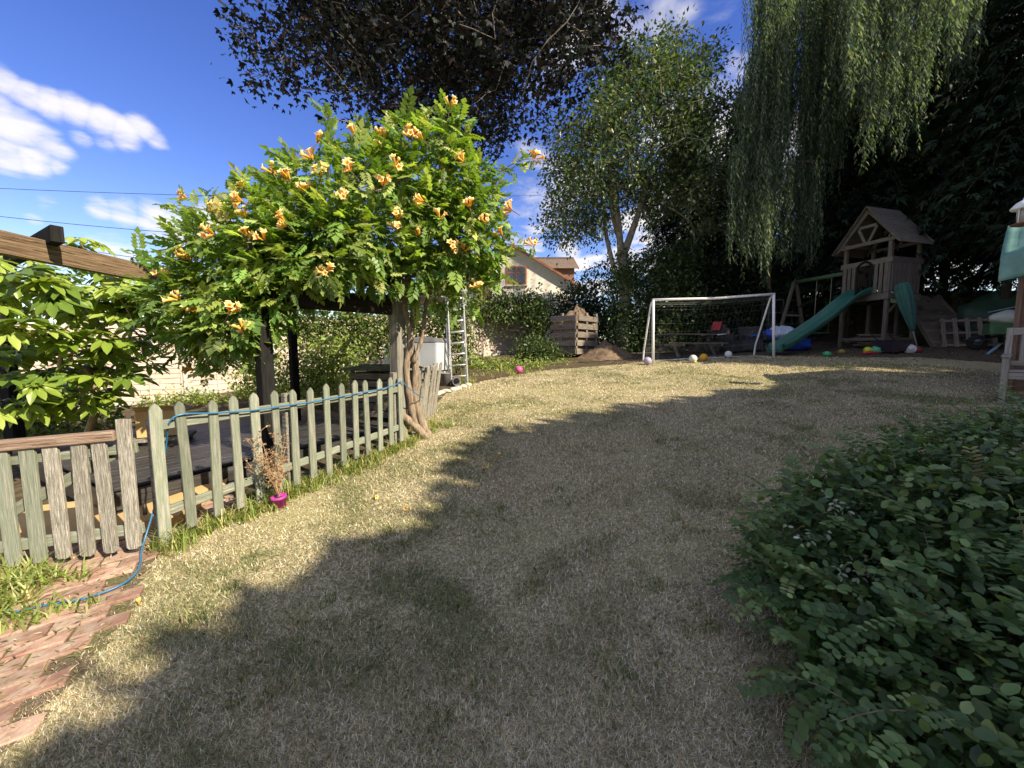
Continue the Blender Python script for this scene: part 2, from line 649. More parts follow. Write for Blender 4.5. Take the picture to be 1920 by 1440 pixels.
def wood_mesh(name, P, par, r_tip=.008, power=2.3, r_max=None, sides=5, cut=0.0):
    n = len(P)
    cnt = np.zeros(n)
    kids = np.bincount(par[1:][par[1:] >= 0], minlength=n) if n > 1 else np.zeros(n)
    cnt[kids == 0] = 1
    for i in range(n - 1, 0, -1):
        if par[i] >= 0:
            cnt[par[i]] += cnt[i]
    rad = r_tip * np.maximum(cnt, 1) ** (1 / power)
    if r_max:
        rad = rad * min(1.0, r_max / rad.max()) if rad.max() > r_max else rad
    e = np.array([i for i in range(1, n) if par[i] >= 0 and rad[i] >= cut])
    a, b = P[par[e]], P[e]
    ra, rb = np.minimum(rad[par[e]], rad[e] * 1.5), rad[e]
    t = unit(b - a)
    up = np.where(np.abs(t[:, 2:3]) < .9, np.array([[0, 0, 1.0]]), np.array([[1.0, 0, 0]]))
    x = unit(np.cross(up, t)); y = np.cross(t, x)
    an = np.arange(sides) * 2 * math.pi / sides
    ring = np.cos(an)[None, :, None] * x[:, None, :] + np.sin(an)[None, :, None] * y[:, None, :]
    V = np.concatenate([a[:, None, :] - t[:, None, :] * (ra * .3)[:, None, None] + ring * ra[:, None, None], b[:, None, :] + ring * rb[:, None, None]], axis=1)
    m = len(e)
    f = []
    for k in range(sides):
        f.append((k, (k + 1) % sides, sides + (k + 1) % sides, sides + k))
    flat = np.array(f).ravel()
    F = (flat[None, :] + (np.arange(m) * 2 * sides)[:, None]).ravel()
    return fast_mesh(name, V.reshape(-1, 3), F, np.full(m * sides, 4), None, True)


def clumps(ends_xyz, per, sigma, out_from=None, droop=.3):
    """leaf positions and directions around twig ends"""
    E_ = np.asarray(ends_xyz, float)
    i = np.repeat(np.arange(len(E_)), per)
    n = len(i)
    off = rng.normal(0, 1, (n, 3)) * sigma
    P = E_[i] + off
    D = unit(off) + rand_unit(n) * .7
    D[:, 2] -= droop
    N = rand_unit(n) * .6 + np.array([0, 0, 1.0])
    return P, D, N


BARK = mat('bark', (.10, .085, .07), (.22, .19, .16), rough=.9, scale=6, stretch=(3, 3, .6), bump=.6, spec=.1)
BARK_PALE = mat('pale_bark', (.14, .125, .105), (.30, .27, .235), rough=.9, scale=5, stretch=(2, 2, .7), bump=.6, spec=.1)
BARK_DARK = mat('dark_bark', (.035, .028, .022), (.075, .06, .05), rough=.9, scale=6, stretch=(3, 3, .6), bump=.6, spec=.1)
TWIG = mat('twig', (.12, .09, .06), (.2, .16, .1), rough=.85, scale=10)
L_GLOSS = leaf_mat('leaf_glossy', .38, .30, .45)
L_SOFT = leaf_mat('leaf_soft', .6, .38, .25)
L_VINE = leaf_mat('leaf_vine', .42, .42, .4, tint=(1.05, 1.1, .35))
L_DARK = leaf_mat('leaf_dark', .6, .14, .15, tint=(.9, .9, .7))
L_NEEDLE = leaf_mat('needles', .65, .15, .2, tint=(.9, 1.0, .5))
L_DRY = leaf_mat('dry_grass', .75, .25, .15, tint=(1, .95, .7))


def rel(P, o):
    return np.asarray(P, float) - np.array(tuple(o))[None, :]


def leafy_tree(name, label, cat, base, trunk, blobs, n_tips, per, sigma, leaf, size, colours, weights=None, lmat=None, bark=None,
               group=None, shell=.55, r_tip=.009, r_max=.25, seg=.6, droop=.3, extra=None, thin=None):
    """tapered trunk with limbs to every clump of leaves"""
    o = thing(name, label, cat, base, group=group)
    tips, d = in_blobs(blobs, n_tips, shell, low=-.75)
    if thin is not None:
        tips = tips[thin(tips)]
    P, par, ends = grow([rel([p], base)[0] for p in trunk], rel(tips, base), seg)
    obj('trunk', wood_mesh('trunk', P, par, r_tip, r_max=r_max), bark or BARK, o)
    E_ = P[ends]
    per_i = rng.poisson(per, len(E_))
    i = np.repeat(np.arange(len(E_)), per_i)
    n = len(i)
    off = rng.normal(0, 1, (n, 3)) * np.array(sigma)
    LP = E_[i] + off
    D = unit(off) + rand_unit(n) * .8; D[:, 2] -= droop
    N = rand_unit(n) * .7 + np.array([0, 0, 1.0])
    cl = pal(n, colours, weights) * np.exp(rng.normal(0, .18, (len(E_), 1)))[i]
    S = size * np.exp(rng.normal(0, .22, n))
    obj('crown', scatter('crown', LP, D, N, S, leaf, cl), lmat or L_GLOSS, o, kind='stuff')
    return o


def bush(name, label, cat, blobs, n, leaf, size, colours, weights=None, lmat=None, group=None, shell=.6, stems=40, droop=.25, part_name='foliage', base=None, bark=None):
    """a shrub, hedge or climber: leaves through a set of ellipsoids on thin stems"""
    if base is None:
        b0 = blobs[0]
        base = on_ground(b0[0][0], b0[0][1])
    o = thing(name, label, cat, base, group=group)
    P, d = in_blobs(blobs, n, shell)
    # gather the leaves into sprays so that dark gaps stay between them
    m = max(8, n // 22)
    cen = P[rng.choice(n, m)]
    j = rng.integers(0, m, n)
    P = np.where(rng.random((n, 1)) < .62, cen[j] + rng.normal(0, 1, (n, 3)) * size * 1.9, P)
    keep = P[:, 2] > G(P[:, 0], P[:, 1]) + .01
    P, d = P[keep], d[keep]; n = len(P)
    D = d * .6 + rand_unit(n); D[:, 2] -= droop
    N = d * .6 + rand_unit(n) * .7 + np.array([0, 0, .9])
    cl = pal(n, colours, weights)
    obj(part_name, scatter(part_name, rel(P, base), D, N, size * np.exp(rng.normal(0, .25, n)), leaf, cl), lmat or L_GLOSS, o, kind='stuff')
    if stems:
        tips = P[rng.choice(n, min(stems, n))]
        tr = [np.zeros(3), np.array([0, 0, max(.15, float(tips[:, 2].max() - base[2]) * .3)])]
        Q, par, _ = grow(tr, rel(tips, base), .35)
        obj('stems', wood_mesh('stems', Q, par, .006, r_max=.05), bark or TWIG, o)
    return o


# ------------------------------------------------------------------ ground
_LY = [-3, .5, 1.2, 1.7, 2.05, 2.45, 2.66, 4.66, 5.7, 7.5, 9.0, 10.2, 11.1, 11.4]
_LX = [-1.5, -1.68, -1.90, -2.02, -2.21, -2.48, -2.52, -1.40, -1.26, -1.35, -1.1, 0.0, 1.2, 3.0]


def lawn_edge(y):
    return np.interp(y, _LY, _LX)


_BX = [1.5, 3.0, 5.0, 7.6, 8.4, 9.4, 10.5, 11.0, 12.0, 14.0, 17.0]
_BY = [11.2, 11.35, 12.0, 12.0, 11.3, 10.6, 9.7, 8.3, 6.4, 4.5, 3.0]


def bark_edge(x):
    return np.interp(x, _BX, _BY)


def grid_sheet(name, xs, ys, material, dz=0.0, mask=None, kind='structure', hf=None):
    X, Y = np.meshgrid(xs, ys)
    Z = G(X, Y) + dz
    if hf is not None:
        Z = Z + hf(X, Y)
    nx, ny = len(xs), len(ys)
    V = np.stack([X, Y, Z], -1).reshape(-1, 3)
    i, j = np.meshgrid(np.arange(nx - 1), np.arange(ny - 1))
    if mask is not None:
        cx = (X[:-1, :-1] + X[1:, 1:]) / 2; cy_ = (Y[:-1, :-1] + Y[1:, 1:]) / 2
        k = mask(cx, cy_)
        i, j = i[k], j[k]
    a = (j * nx + i).ravel()
    F = np.stack([a, a + 1, a + nx + 1, a + nx], 1)
    used = np.unique(F)
    remap = np.zeros(len(V), np.int64); remap[used] = np.arange(len(used))
    me = fast_mesh(name, V[used], remap[F].ravel(), np.full(len(F), 4), None, True)
    return obj(name, me, material, kind=kind)


LAWN = mat('dry_lawn', (.085, .075, .05), (.60, .52, .34), rough=.95, scale=50, detail=10, spec=.05, lo=.37, hi=.60, bump=.9, bump_scale=90,
           c3=(.33, .32, .155), c3_scale=.7, c3_lo=.44, c3_hi=.74)
SOIL = mat('soil', (.05, .036, .025), (.13, .10, .07), rough=.95, scale=9, detail=8, spec=.05, bump=1.0, bump_scale=30, c3=(.10, .11, .045), c3_scale=1.3, c3_lo=.5, c3_hi=.7)
BARKCHIP = mat('bark_chip_ground', (.06, .045, .034), (.17, .135, .10), rough=.95, scale=22, detail=8, spec=.05, bump=1.0, bump_scale=60)
xs = np.concatenate([[-220, -120, -60, -35, -20, -14], np.arange(-10, 18.01, .5), [20, 25, 35, 60, 120, 220]])
ys = np.concatenate([[-120, -60, -30, -15, -9], np.arange(-6, 18.01, .5), [20, 25, 35, 60, 120, 260]])
grid_sheet('lawn', xs, ys, LAWN)
wob = lambda x, y: (fbm(x * 3, y * 3, 4) - .5)
grid_sheet('garden_bed', np.arange(-12, 4.01, .1), np.arange(2.7, 17, .1), SOIL, .006,
           lambda x, y: (x < lawn_edge(y) - .12 + .35 * wob(x, y)) & ~((x < -2.5) & (y < 3.4)) & ((y < 11.4) | (x < 3.2)))
grid_sheet('play_area_ground', np.arange(1.5, 26.01, .12), np.arange(3, 19, .12), BARKCHIP, .005,
           lambda x, y: (y > bark_edge(x) + .9 * wob(x * .8, y * .8)) & ((x > 3.1) | (y > 11.4)))


# lawn grass: dry blades, greener in patches
def grass_blades():
    def batch(n, y0, y1, pw):
        y = np.exp(math.log(y0) + (math.log(y1) - math.log(y0)) * rng.random(n) ** pw)
        x = (rng.random(n) * 2 - 1) * (1.38 * y + .35)
        return x, y
    parts = [batch(1250000, .85, 12.0, .95)]
    x = np.concatenate([p[0] for p in parts]); y = np.concatenate([p[1] for p in parts])
    k = (x > lawn_edge(y) - .03 + .05 * rng.normal(size=len(x))) & (y < bark_edge(x) + .25 * rng.normal(size=len(x))) & (x < 9.5)
    x, y = x[k], y[k]
    n = len(x)
    xr, yr = .8 * x + .6 * y, -.6 * x + .8 * y
    wx, wy = xr + 1.6 * fbm(x * .9, y * .9, 40), yr + 1.6 * fbm(x * .9 + 7, y * .9, 50)
    big = fbm(wx * .55, wy * .55, 3)
    mid = fbm(wx * 2.3, wy * 2.3, 8)
    fine = fbm(x * 9, y * 9, 21, 2)
    # worn bare spots have fewer blades
    k = rng.random(n) < np.clip(.35 + 1.6 * (mid - .3), .25, 1)
    x, y, big, mid, fine = x[k], y[k], big[k], mid[k], fine[k]; n = len(x)
    far = np.clip((y - 1) / 9, 0, 1)
    L = (.012 + .020 * rng.random(n)) * (1 + .6 * (mid - .5)) * (1 + .8 * far)
    wd = (.0008 + .0009 * rng.random(n)) * (1 + 5.0 * far)
    az = rng.random(n) * 2 * math.pi
    lean = np.clip(rng.normal(1.12, .32, n), .1, 1.5)
    D = np.stack([np.cos(az) * np.sin(lean), np.sin(az) * np.sin(lean), np.cos(lean)], 1)
    side = np.stack([-np.sin(az), np.cos(az), np.zeros(n)], 1)
    P = np.stack([x, y, G(x, y) + .001], 1)
    V = np.stack([P - side * wd[:, None], P + side * wd[:, None], P + D * L[:, None]], 1)
    straw = np.array([.59, .505, .335]); pale = np.array([.76, .70, .54]); olive = np.array([.36, .34, .205]); green = np.array([.21, .24, .115]); brown = np.array([.32, .24, .15])
    gscore = 1.1 * (big - .555) + .7 * (mid - .5) + rng.normal(0, .15, n) + .15 * far
    c = np.where((gscore > .20)[:, None], green, np.where((gscore > .07)[:, None], olive, straw))
    r = rng.random(n)
    c = np.where(((r < .16) & (gscore < .12))[:, None], pale, c)
    c = np.where((r > .84)[:, None], brown, c)
    c = c * np.exp(rng.normal(-.06, .42, (n, 1)))
    C = np.repeat(np.clip(c, 0, .85), 3, 0)
    me = fast_mesh('grass', V.reshape(-1, 3), np.arange(3 * n), np.full(n, 3), C)
    g = obj('grass', me, L_DRY, kind='stuff')
    tag(g, 'short parched grass covering the sloping lawn', 'grass')


grass_blades()


def tufts(name, label, spots, per, h, colours, spread=.06, wd=.004, weights=None):
    xy = np.array(spots, float)
    i = np.repeat(np.arange(len(xy)), per)
    n = len(i)
    x = xy[i, 0] + rng.normal(0, spread, n); y = xy[i, 1] + rng.normal(0, spread, n)
    az = rng.random(n) * 2 * math.pi
    lean = np.abs(rng.normal(.45, .3, n))
    L = h * np.exp(rng.normal(0, .35, n)) * (xy[i, 2] if xy.shape[1] > 2 else 1)
    d1 = np.stack([np.cos(az) * np.sin(lean), np.sin(az) * np.sin(lean), np.cos(lean)], 1)
    l2 = np.minimum(lean + .7, 1.7)
    d2 = np.stack([np.cos(az) * np.sin(l2), np.sin(az) * np.sin(l2), np.cos(l2)], 1)
    s = np.stack([-np.sin(az), np.cos(az), np.zeros(n)], 1) * wd
    P = np.stack([x, y, G(x, y)], 1)
    M_ = P + d1 * (L * .6)[:, None]
    T = M_ + d2 * (L * .5)[:, None]
    V = np.stack([P - s, P + s, M_ + s * .8, M_ - s * .8, T], 1)
    b = np.arange(n)[:, None] * 5
    F = np.concatenate([b + np.array([[0, 1, 2, 3]]), b + np.array([[3, 2, 4]])], 1)
    sizes = np.tile([4, 3], n)
    C = np.repeat(pal(n, colours, weights, .2), 5, 0)
    o = obj(name, fast_mesh(name, V.reshape(-1, 3), F.ravel(), sizes, C), L_SOFT, kind='stuff')
    return tag(o, label, 'grass')


GREENS = [(.15, .22, .05), (.22, .29, .075), (.33, .36, .13), (.5, .44, .22)]
fl = lambda t: (-2.5 + 1.12 * t, 2.65 + 2.01 * t)
sp = []
for k in range(150):
    t = rnd.random() * 1.1 - .02
    x, y = fl(t)
    d = abs(rnd.gauss(0, .09)) - .03
    sp.append((x + .9 * d, y - .44 * d, .6 + .7 * rnd.random() * (1.6 if .25 < t < .42 else 1)))
for k in range(26):
    sp.append((-1.15 + rnd.gauss(0, .12), 5.35 + rnd.gauss(0, .25), .8))
tufts('long_grass', 'green and yellow grass tufts along the foot of the picket fence', sp, 26, .10, GREENS, .035)
sp = [(-3.05 + rnd.gauss(0, .13), 2.26 + rnd.gauss(0, .06), 1) for k in range(26)] + [(-2.95 + rnd.gauss(0, .15), 2.02 + rnd.gauss(0, .12), 1.0) for k in range(30)] + \
     [(-2.62 + rnd.gauss(0, .1), 2.02 + rnd.gauss(0, .05), .7) for k in range(8)]
tufts('weeds', 'tufts of pale green weeds growing between the path bricks', sp, 22, .11, [(.2, .27, .06), (.28, .33, .11), (.42, .42, .2)], .03, .006)
sp = [(rnd.uniform(-2.3, 1.0), rnd.uniform(9.2, 11.6), 1) for k in range(60)]
tufts('rough_grass', 'rough grass at the lawn edge under the boundary fence', [s for s in sp if s[0] < lawn_edge(s[1]) + .2], 22, .09, GREENS, .06, .006)

# leaf and bark litter under the play equipment
n = 5200
x = rng.uniform(3, 16, n); y = rng.uniform(6, 15, n)
k = (y > bark_edge(x) - .5 + .5 * rng.normal(size=n))
x, y = x[k], y[k]; n = len(x)
P = np.stack([x, y, G(x, y) + .012], 1)
D = rand_unit(n); D[:, 2] *= .25
o = obj('bark_litter', scatter('bark_litter', P, D, np.tile([[0, 0, 1.0]], (n, 1)) + .3 * rand_unit(n), .04 + .05 * rng.random(n), LEAF4,
        pal(n, [(.10, .07, .05), (.2, .15, .1), (.36, .3, .22), (.05, .04, .03)], [4, 3, 1, 3])), L_DRY, kind='stuff')
tag(o, 'scattered bark chips and dead leaves under the play tower', 'leaf litter')
n = 500
x = rng.uniform(-1.8, 3.5, n); y = rng.uniform(1.2, 8, n)
k = x > lawn_edge(y) + .1
x, y = x[k], y[k]; n = len(x)
P = np.stack([x, y, G(x, y) + .012], 1)
D = rand_unit(n); D[:, 2] *= .3
o = obj('dead_leaves', scatter('dead_leaves', P, D, np.tile([[0, 0, 1.0]], (n, 1)) + .4 * rand_unit(n), .012 + .018 * rng.random(n), LEAF4,
        pal(n, [(.14, .09, .05), (.3, .22, .13), (.5, .45, .36), (.05, .04, .03)])), L_DRY, kind='stuff')
tag(o, 'tiny dead leaves and bits of straw lying on the lawn', 'leaf litter')

# brick path
MORTAR = mat('joint_sand', (.09, .07, .05), (.2, .15, .11), rough=.95, scale=40, detail=8, spec=.05, bump=.8, c3=(.12, .13, .05), c3_scale=5)
path_mask = lambda x, y: (x < lawn_edge(y) + .05) & (y < 3.42) & ((y < 2.62) | (x < -2.5)) & (x > -5)
path = grid_sheet('brick_path', np.arange(-5, -1.3, .06), np.arange(.2, 3.5, .06), MORTAR, .008, path_mask)
BRICK = mat('old_red_brick', (.235, .13, .098), (.37, .24, .19), rough=.9, scale=11, detail=8, spec=.1, bump=.25, bump_scale=45, vary=.22, c3=(.40, .33, .26), c3_scale=8, c3_lo=.46, c3_hi=.66)


def brick_mesh(seed):
    r = random.Random(seed)
    lx, ly = .213, .101
    v, f = [], []
    outl = []
    nseg = 5
    for k in range(nseg):
        outl.append((-lx / 2 + lx * k / nseg, -ly / 2))
    for k in range(2):
        outl.append((lx / 2, -ly / 2 + ly * k / 2))
    for k in range(nseg):
        outl.append((lx / 2 - lx * k / nseg, ly / 2))
    for k in range(2):
        outl.append((-lx / 2, ly / 2 - ly * k / 2))
    n = len(outl)
    outl = [(x + r.gauss(0, .0016), y + r.gauss(0, .0016)) for x, y in outl]
    for (z, s) in ((-.05, 1.0), (-.006, 1.0), (0, .955)):
        v += [(x * (s if z == 0 else 1) * 1.0, y * (.92 if z == 0 else 1), z + (r.gauss(0, .0012) if z == 0 else 0)) for x, y in outl]
    for a in (0, 1):
        for k in range(n):
            f.append((a * n + k, a * n + (k + 1) % n, (a + 1) * n + (k + 1) % n, (a + 1) * n + k))
    f.append(tuple(2 * n + k for k in range(n)))
    return MB().add(v, f).mesh('brick')


bm_ = [brick_mesh(s) for s in range(6)]
ang = R(31)
ca, sa = math.cos(ang), math.sin(ang)
for row in range(-34, 30):
    for c in range(-22, 22):
        lx, ly = (c + .5 * (row % 2)) * .226, row * .117
        x, y = -2.6 + lx * ca - ly * sa, 2.2 + lx * sa + ly * ca
        if not path_mask(x, y) or x > lawn_edge(y) - .02 or x < -1.42 * y - .35 or y < .95 or x < -4.6:
            continue
        o = obj('brick', bm_[rnd.randrange(6)], BRICK, path)
        nrm = Vector((-.05, -.08, 1)).normalized()
        Mt = Vector((0, 0, 1)).rotation_difference(nrm).to_matrix().to_4x4()
        o.matrix_basis = Matrix.Translation((x, y, float(G(x, y)) + .020 + rnd.gauss(0, .0025))) @ Mt @ Matrix.Rotation(ang + rnd.gauss(0, .018) + (math.pi if rnd.random() < .5 else 0), 4, 'Z') @ Matrix.Rotation(rnd.gauss(0, .01), 4, 'X') @ Matrix.Rotation(rnd.gauss(0, .01), 4, 'Y')

n = 2200
x = rng.uniform(-4.2, -1.7, n); y = rng.uniform(1.0, 2.75, n)
k = path_mask(x, y) & (rng.random(n) < np.clip(1.3 - 1.1 * (lawn_edge(y) - x), .12, 1))
x, y = x[k], y[k]; n = len(x)
D = rand_unit(n); D[:, 2] = np.abs(D[:, 2]) * .12
o = obj('straw_litter', scatter('straw_litter', np.stack([x, y, G(x, y) + .027], 1), D, np.tile([[0, 0, 1.0]], (n, 1)) + .2 * rand_unit(n), .015 + .035 * rng.random(n), NARROW,
        pal(n, [(.6, .52, .34), (.45, .36, .22), (.3, .3, .12), (.2, .15, .1)])), L_DRY, kind='stuff')
tag(o, 'dry straw and grass clippings strewn over the brick path', 'straw')

sp = []
for (u, v, m) in [(735, 1015, 9), (770, 995, 5), (835, 1130, 9), (1000, 1110, 5), (640, 870, 5), (560, 1180, 5), (420, 1090, 6), (330, 1170, 5), (1150, 1250, 6), (1280, 990, 5), (1050, 930, 5), (880, 1320, 6), (690, 1250, 5), (1200, 1100, 5), (480, 1290, 6), (1330, 1180, 5), (900, 960, 4), (1120, 850, 5), (1250, 830, 6), (960, 760, 6), (1080, 720, 8), (1180, 720, 7), (840, 770, 6), (1350, 780, 8), (1450, 760, 8)]:
    d = pix_dir(u, v); t = EYE / (.05 * d.x + .08 * d.y - d.z)
    for k in range(m):
        sp.append((d.x * t + rnd.gauss(0, .07 + .01 * d.y * t), d.y * t + rnd.gauss(0, .06 + .015 * d.y * t), .5 + .6 * rnd.random()))
tufts('clover_patches', 'scattered greener tufts of clover and grass in the parched lawn', sp, 26, .035, [(.09, .14, .05), (.13, .18, .06), (.2, .22, .09), (.3, .27, .14)], .03, .003)


# ------------------------------------------------------------------ trees
# crimson maple beyond the boundary fence
mb = on_ground(-2.75, 16.5)
GREENISH_PURPLE = [(.014, .016, .017), (.011, .014, .014), (.020, .017, .018), (.016, .028, .018), (.042, .032, .026)]
bl = []
for (u, v, Y, rx, rz) in [(600, 60, 14.5, 2.9, 1.6), (505, 60, 14, 1.2, 1.0), (530, 150, 14, 1.0, .8), (720, 130, 14, 2.3, 1.6), (860, 120, 14.5, 2.6, 2.0), (830, 230, 15.5, 2.4, 1.5),
                          (1000, 110, 14, 2.4, 2.0), (1100, 60, 13.6, 1.6, 1.6), (950, 240, 14.5, 1.6, 1.0), (1040, 180, 14.5, 1.4, 1.2), (620, 180, 15, 1.6, 1.0),
                          (700, 0, 15, 3.2, 2.2), (900, 0, 15, 3.4, 2.4), (1060, -30, 14.8, 2.0, 2.0), (780, 230, 15, 1.6, 1.0), (880, 270, 15.3, 1.2, .7)]:
    bl.append((W(u, v, Y), (rx, rx * .9, rz)))
    if rx > 2.2:
        bl.append((W(u, v, Y + 3.0), (rx * .9, rx * .6, rz * .7)))
bl += [(Vector((-2.5, 16, 16)), (6, 5, 4)), (Vector((-5, 17, 14)), (4, 5, 3)), (Vector((0, 17, 14.5)), (4, 5, 3))]
tr = [mb, mb + Vector((.05, 0, 3)), mb + Vector((.0, -.1, 6)), mb + Vector((-.1, -.3, 9)), mb + Vector((.1, -.4, 12)), mb + Vector((.2, -.4, 15))]
leafy_tree('maple_tree', 'tall dark purple-leaved maple rising behind the flowering vine', 'tree', mb, tr, bl, 720, 52, .32, MAPLE, .15, GREENISH_PURPLE, [4, 4, 3, 2, 1.2],
           L_DARK, BARK, shell=.35, r_tip=.012, r_max=.42, seg=.9, droop=.55)

# fruit tree with a forked trunk
ab = on_ground(4.3, 15.0)
bl = []
for (u, v, Y, rx, rz) in [(1200, 230, 14.2, 2.2, 1.6), (1130, 290, 14, 1.7, 1.6), (1080, 350, 14.2, 1.2, 1.3), (1280, 160, 14.5, 1.4, 1.1), (1325, 250, 14.8, 1.0, 1.2), (1270, 300, 14.2, 1.5, 1.2),
                          (1180, 150, 14.8, 1.2, .9), (1240, 100, 14.6, .9, .6), (1055, 420, 14.4, .8, .9), (1250, 390, 14.2, 1.2, .8), (1090, 430, 14.6, 1.0, .7), (1320, 350, 15, 1.1, 1.0),
                          (1330, 90, 14.6, .45, .35), (1370, 190, 14.8, .5, .5), (1160, 380, 15.2, 1.6, 1.0), (1330, 440, 15.4, 1.0, .7), (1045, 260, 14.5, .55, .6)]:
    bl.append((W(u, v, Y), (rx, rx * 1.1, rz)))
    bl.append((W(u, v, Y + 1.6), (rx * .9, rx, rz * .9)))
tr = [ab, ab + Vector((-.02, 0, 1.2)), ab + Vector((.05, 0, 2.4)), W(1168, 475, 15), W(1150, 410, 15), W(1145, 350, 14.9)]
t2 = leafy_tree('fruit_tree', 'leafy green fruit tree with a pale forked trunk and ivy at its foot', 'tree', ab, tr, bl, 820, 50, .24, LEAF4, .135,
                [(.07, .118, .05), (.10, .15, .066), (.048, .084, .04), (.21, .245, .14), (.065, .092, .065)], [4, 3, 3, 1.4, 2], L_GLOSS, BARK_PALE, shell=.45, r_tip=.009, r_max=.3, seg=.7)
limb = [rel([W(1168, 480, 15)], ab)[0], rel([W(1190, 420, 14.8)], ab)[0], rel([W(1212, 350, 14.6)], ab)[0], rel([W(1225, 270, 14.5)], ab)[0]]
tube('limb', smooth_path(limb, 4), [.15 - .008 * i for i in range(13)], BARK_PALE, t2, 10)
limb = [rel([W(1165, 485, 15)], ab)[0], rel([W(1158, 400, 14.8)], ab)[0], rel([W(1148, 345, 14.6)], ab)[0], rel([W(1140, 280, 14.6)], ab)[0]]
tube('limb', smooth_path(limb, 4), [.14 - .008 * i for i in range(13)], BARK_PALE, t2, 10)
tube('stem', smooth_path([(0, 0, -.1), (-.05, 0, 1.2), (.02, 0, 2.4), rel([W(1166, 470, 15)], ab)[0]], 4), [.30, .27, .25, .24, .23, .22, .22, .21, .21, .21, .2, .19, .18], BARK_PALE, t2, 12)
tube('limb', smooth_path([rel([W(1150, 500, 15)], ab)[0], rel([W(1135, 430, 15.3)], ab)[0], rel([W(1130, 350, 15.5)], ab)[0]], 4), [.10 - .006 * i for i in range(9)], BARK_PALE, t2, 8)


# weeping willow
def willow():
    b = on_ground(10.6, 16.2)
    o = thing('weeping_willow', 'weeping willow with long hanging curtains of grey-green leaves above the play tower', 'tree', b)
    groups = [(1372, 1452, 12.4, 13.6, 265, 480, 230), (1408, 1500, 12.4, 14.6, -60, 330, 340), (1440, 1545, 12.8, 14.5, 300, 500, 150), (1500, 1600, 13, 15.5, -140, 330, 320),
              (1600, 1760, 10.6, 12.6, -140, 200, 250), (1640, 1720, 10.8, 12, -60, 285, 55), (1540, 1640, 12.5, 15, -160, 240, 150), (1790, 1890, 9.5, 11, -120, 110, 36),
              (1400, 1470, 12.6, 14, 120, 300, 60), (1480, 1760, 12, 17, -420, -60, 220), (1740, 1850, 10.5, 12.5, -140, 60, 80), (1680, 1860, 10.8, 13.5, -140, 150, 190), (1540, 1700, 13, 15.5, -100, 270, 120)]
    P, D, N = [], [], []
    tips = []
    for (u0, u1, y0, y1, v0, v1, cnt) in groups:
        nc = max(3, cnt // 11)
        cen = [(rnd.uniform(u0, u1), rnd.uniform(y0, y1), rnd.gauss(0, 1)) for _ in range(nc)]
        for c in cen:
            p = W(c[0], v0 + abs(c[2]) * 16, c[1])
            tips.append(p)
        for k in range(cnt):
            cu, cY, ce = cen[rnd.randrange(nc)]
            p = W(cu + rnd.gauss(0, 7), v0 + abs(ce) * 16 + rnd.uniform(-15, 15), cY + rnd.gauss(0, .16))
            e = W(cu, v1 + ce * 26 - 40 + rnd.uniform(-75, 38), cY)
            L = max(.5, p.z - e.z)
            m = int(L / .05)
            s = np.linspace(0, 1, m)
            a1, a2 = rnd.gauss(0, .13), rnd.gauss(0, .13)
            ph = rnd.random() * 6
            q = np.stack([p.x + a1 * np.sin(s * 3 + ph) + (rnd.gauss(0, .1)) * s, p.y + a2 * np.sin(s * 2.6 + ph) * 1.0, p.z - L * s], 1)
            q += rng.normal(0, .014, q.shape)
            az = rng.random(m) * 2 * math.pi
            d = np.stack([np.cos(az) * .55, np.sin(az) * .55, np.full(m, -.85)], 1)
            P.append(q); D.append(d); N.append(rand_unit(m) * .5 + np.stack([np.cos(az), np.sin(az), np.full(m, .4)], 1))
    P = np.concatenate(P); D = np.concatenate(D); N = np.concatenate(N)
    n = len(P)
    cl = pal(n, [(.09, .14, .095), (.125, .18, .118), (.062, .10, .072), (.19, .215, .13), (.15, .195, .155)], [4, 3, 3, .7, 1.5], .22)
    obj('crown', scatter('crown', rel(P, b), D, N, .14 * np.exp(rng.normal(0, .25, n)), NARROW, cl), L_SOFT, o, kind='stuff')
    tr = [b, b + Vector((-.1, -.2, 2)), b + Vector((-.4, -.5, 4)), b + Vector((-.5, -.9, 6.5)), b + Vector((-.2, -1.2, 9)), b + Vector((.2, -1.5, 11))]
    Q, par, ends = grow([rel([p], b)[0] for p in tr], rel(tips, b), .6, .5)
    obj('trunk', wood_mesh('trunk', Q, par, .012, r_max=.32), BARK, o)


willow()


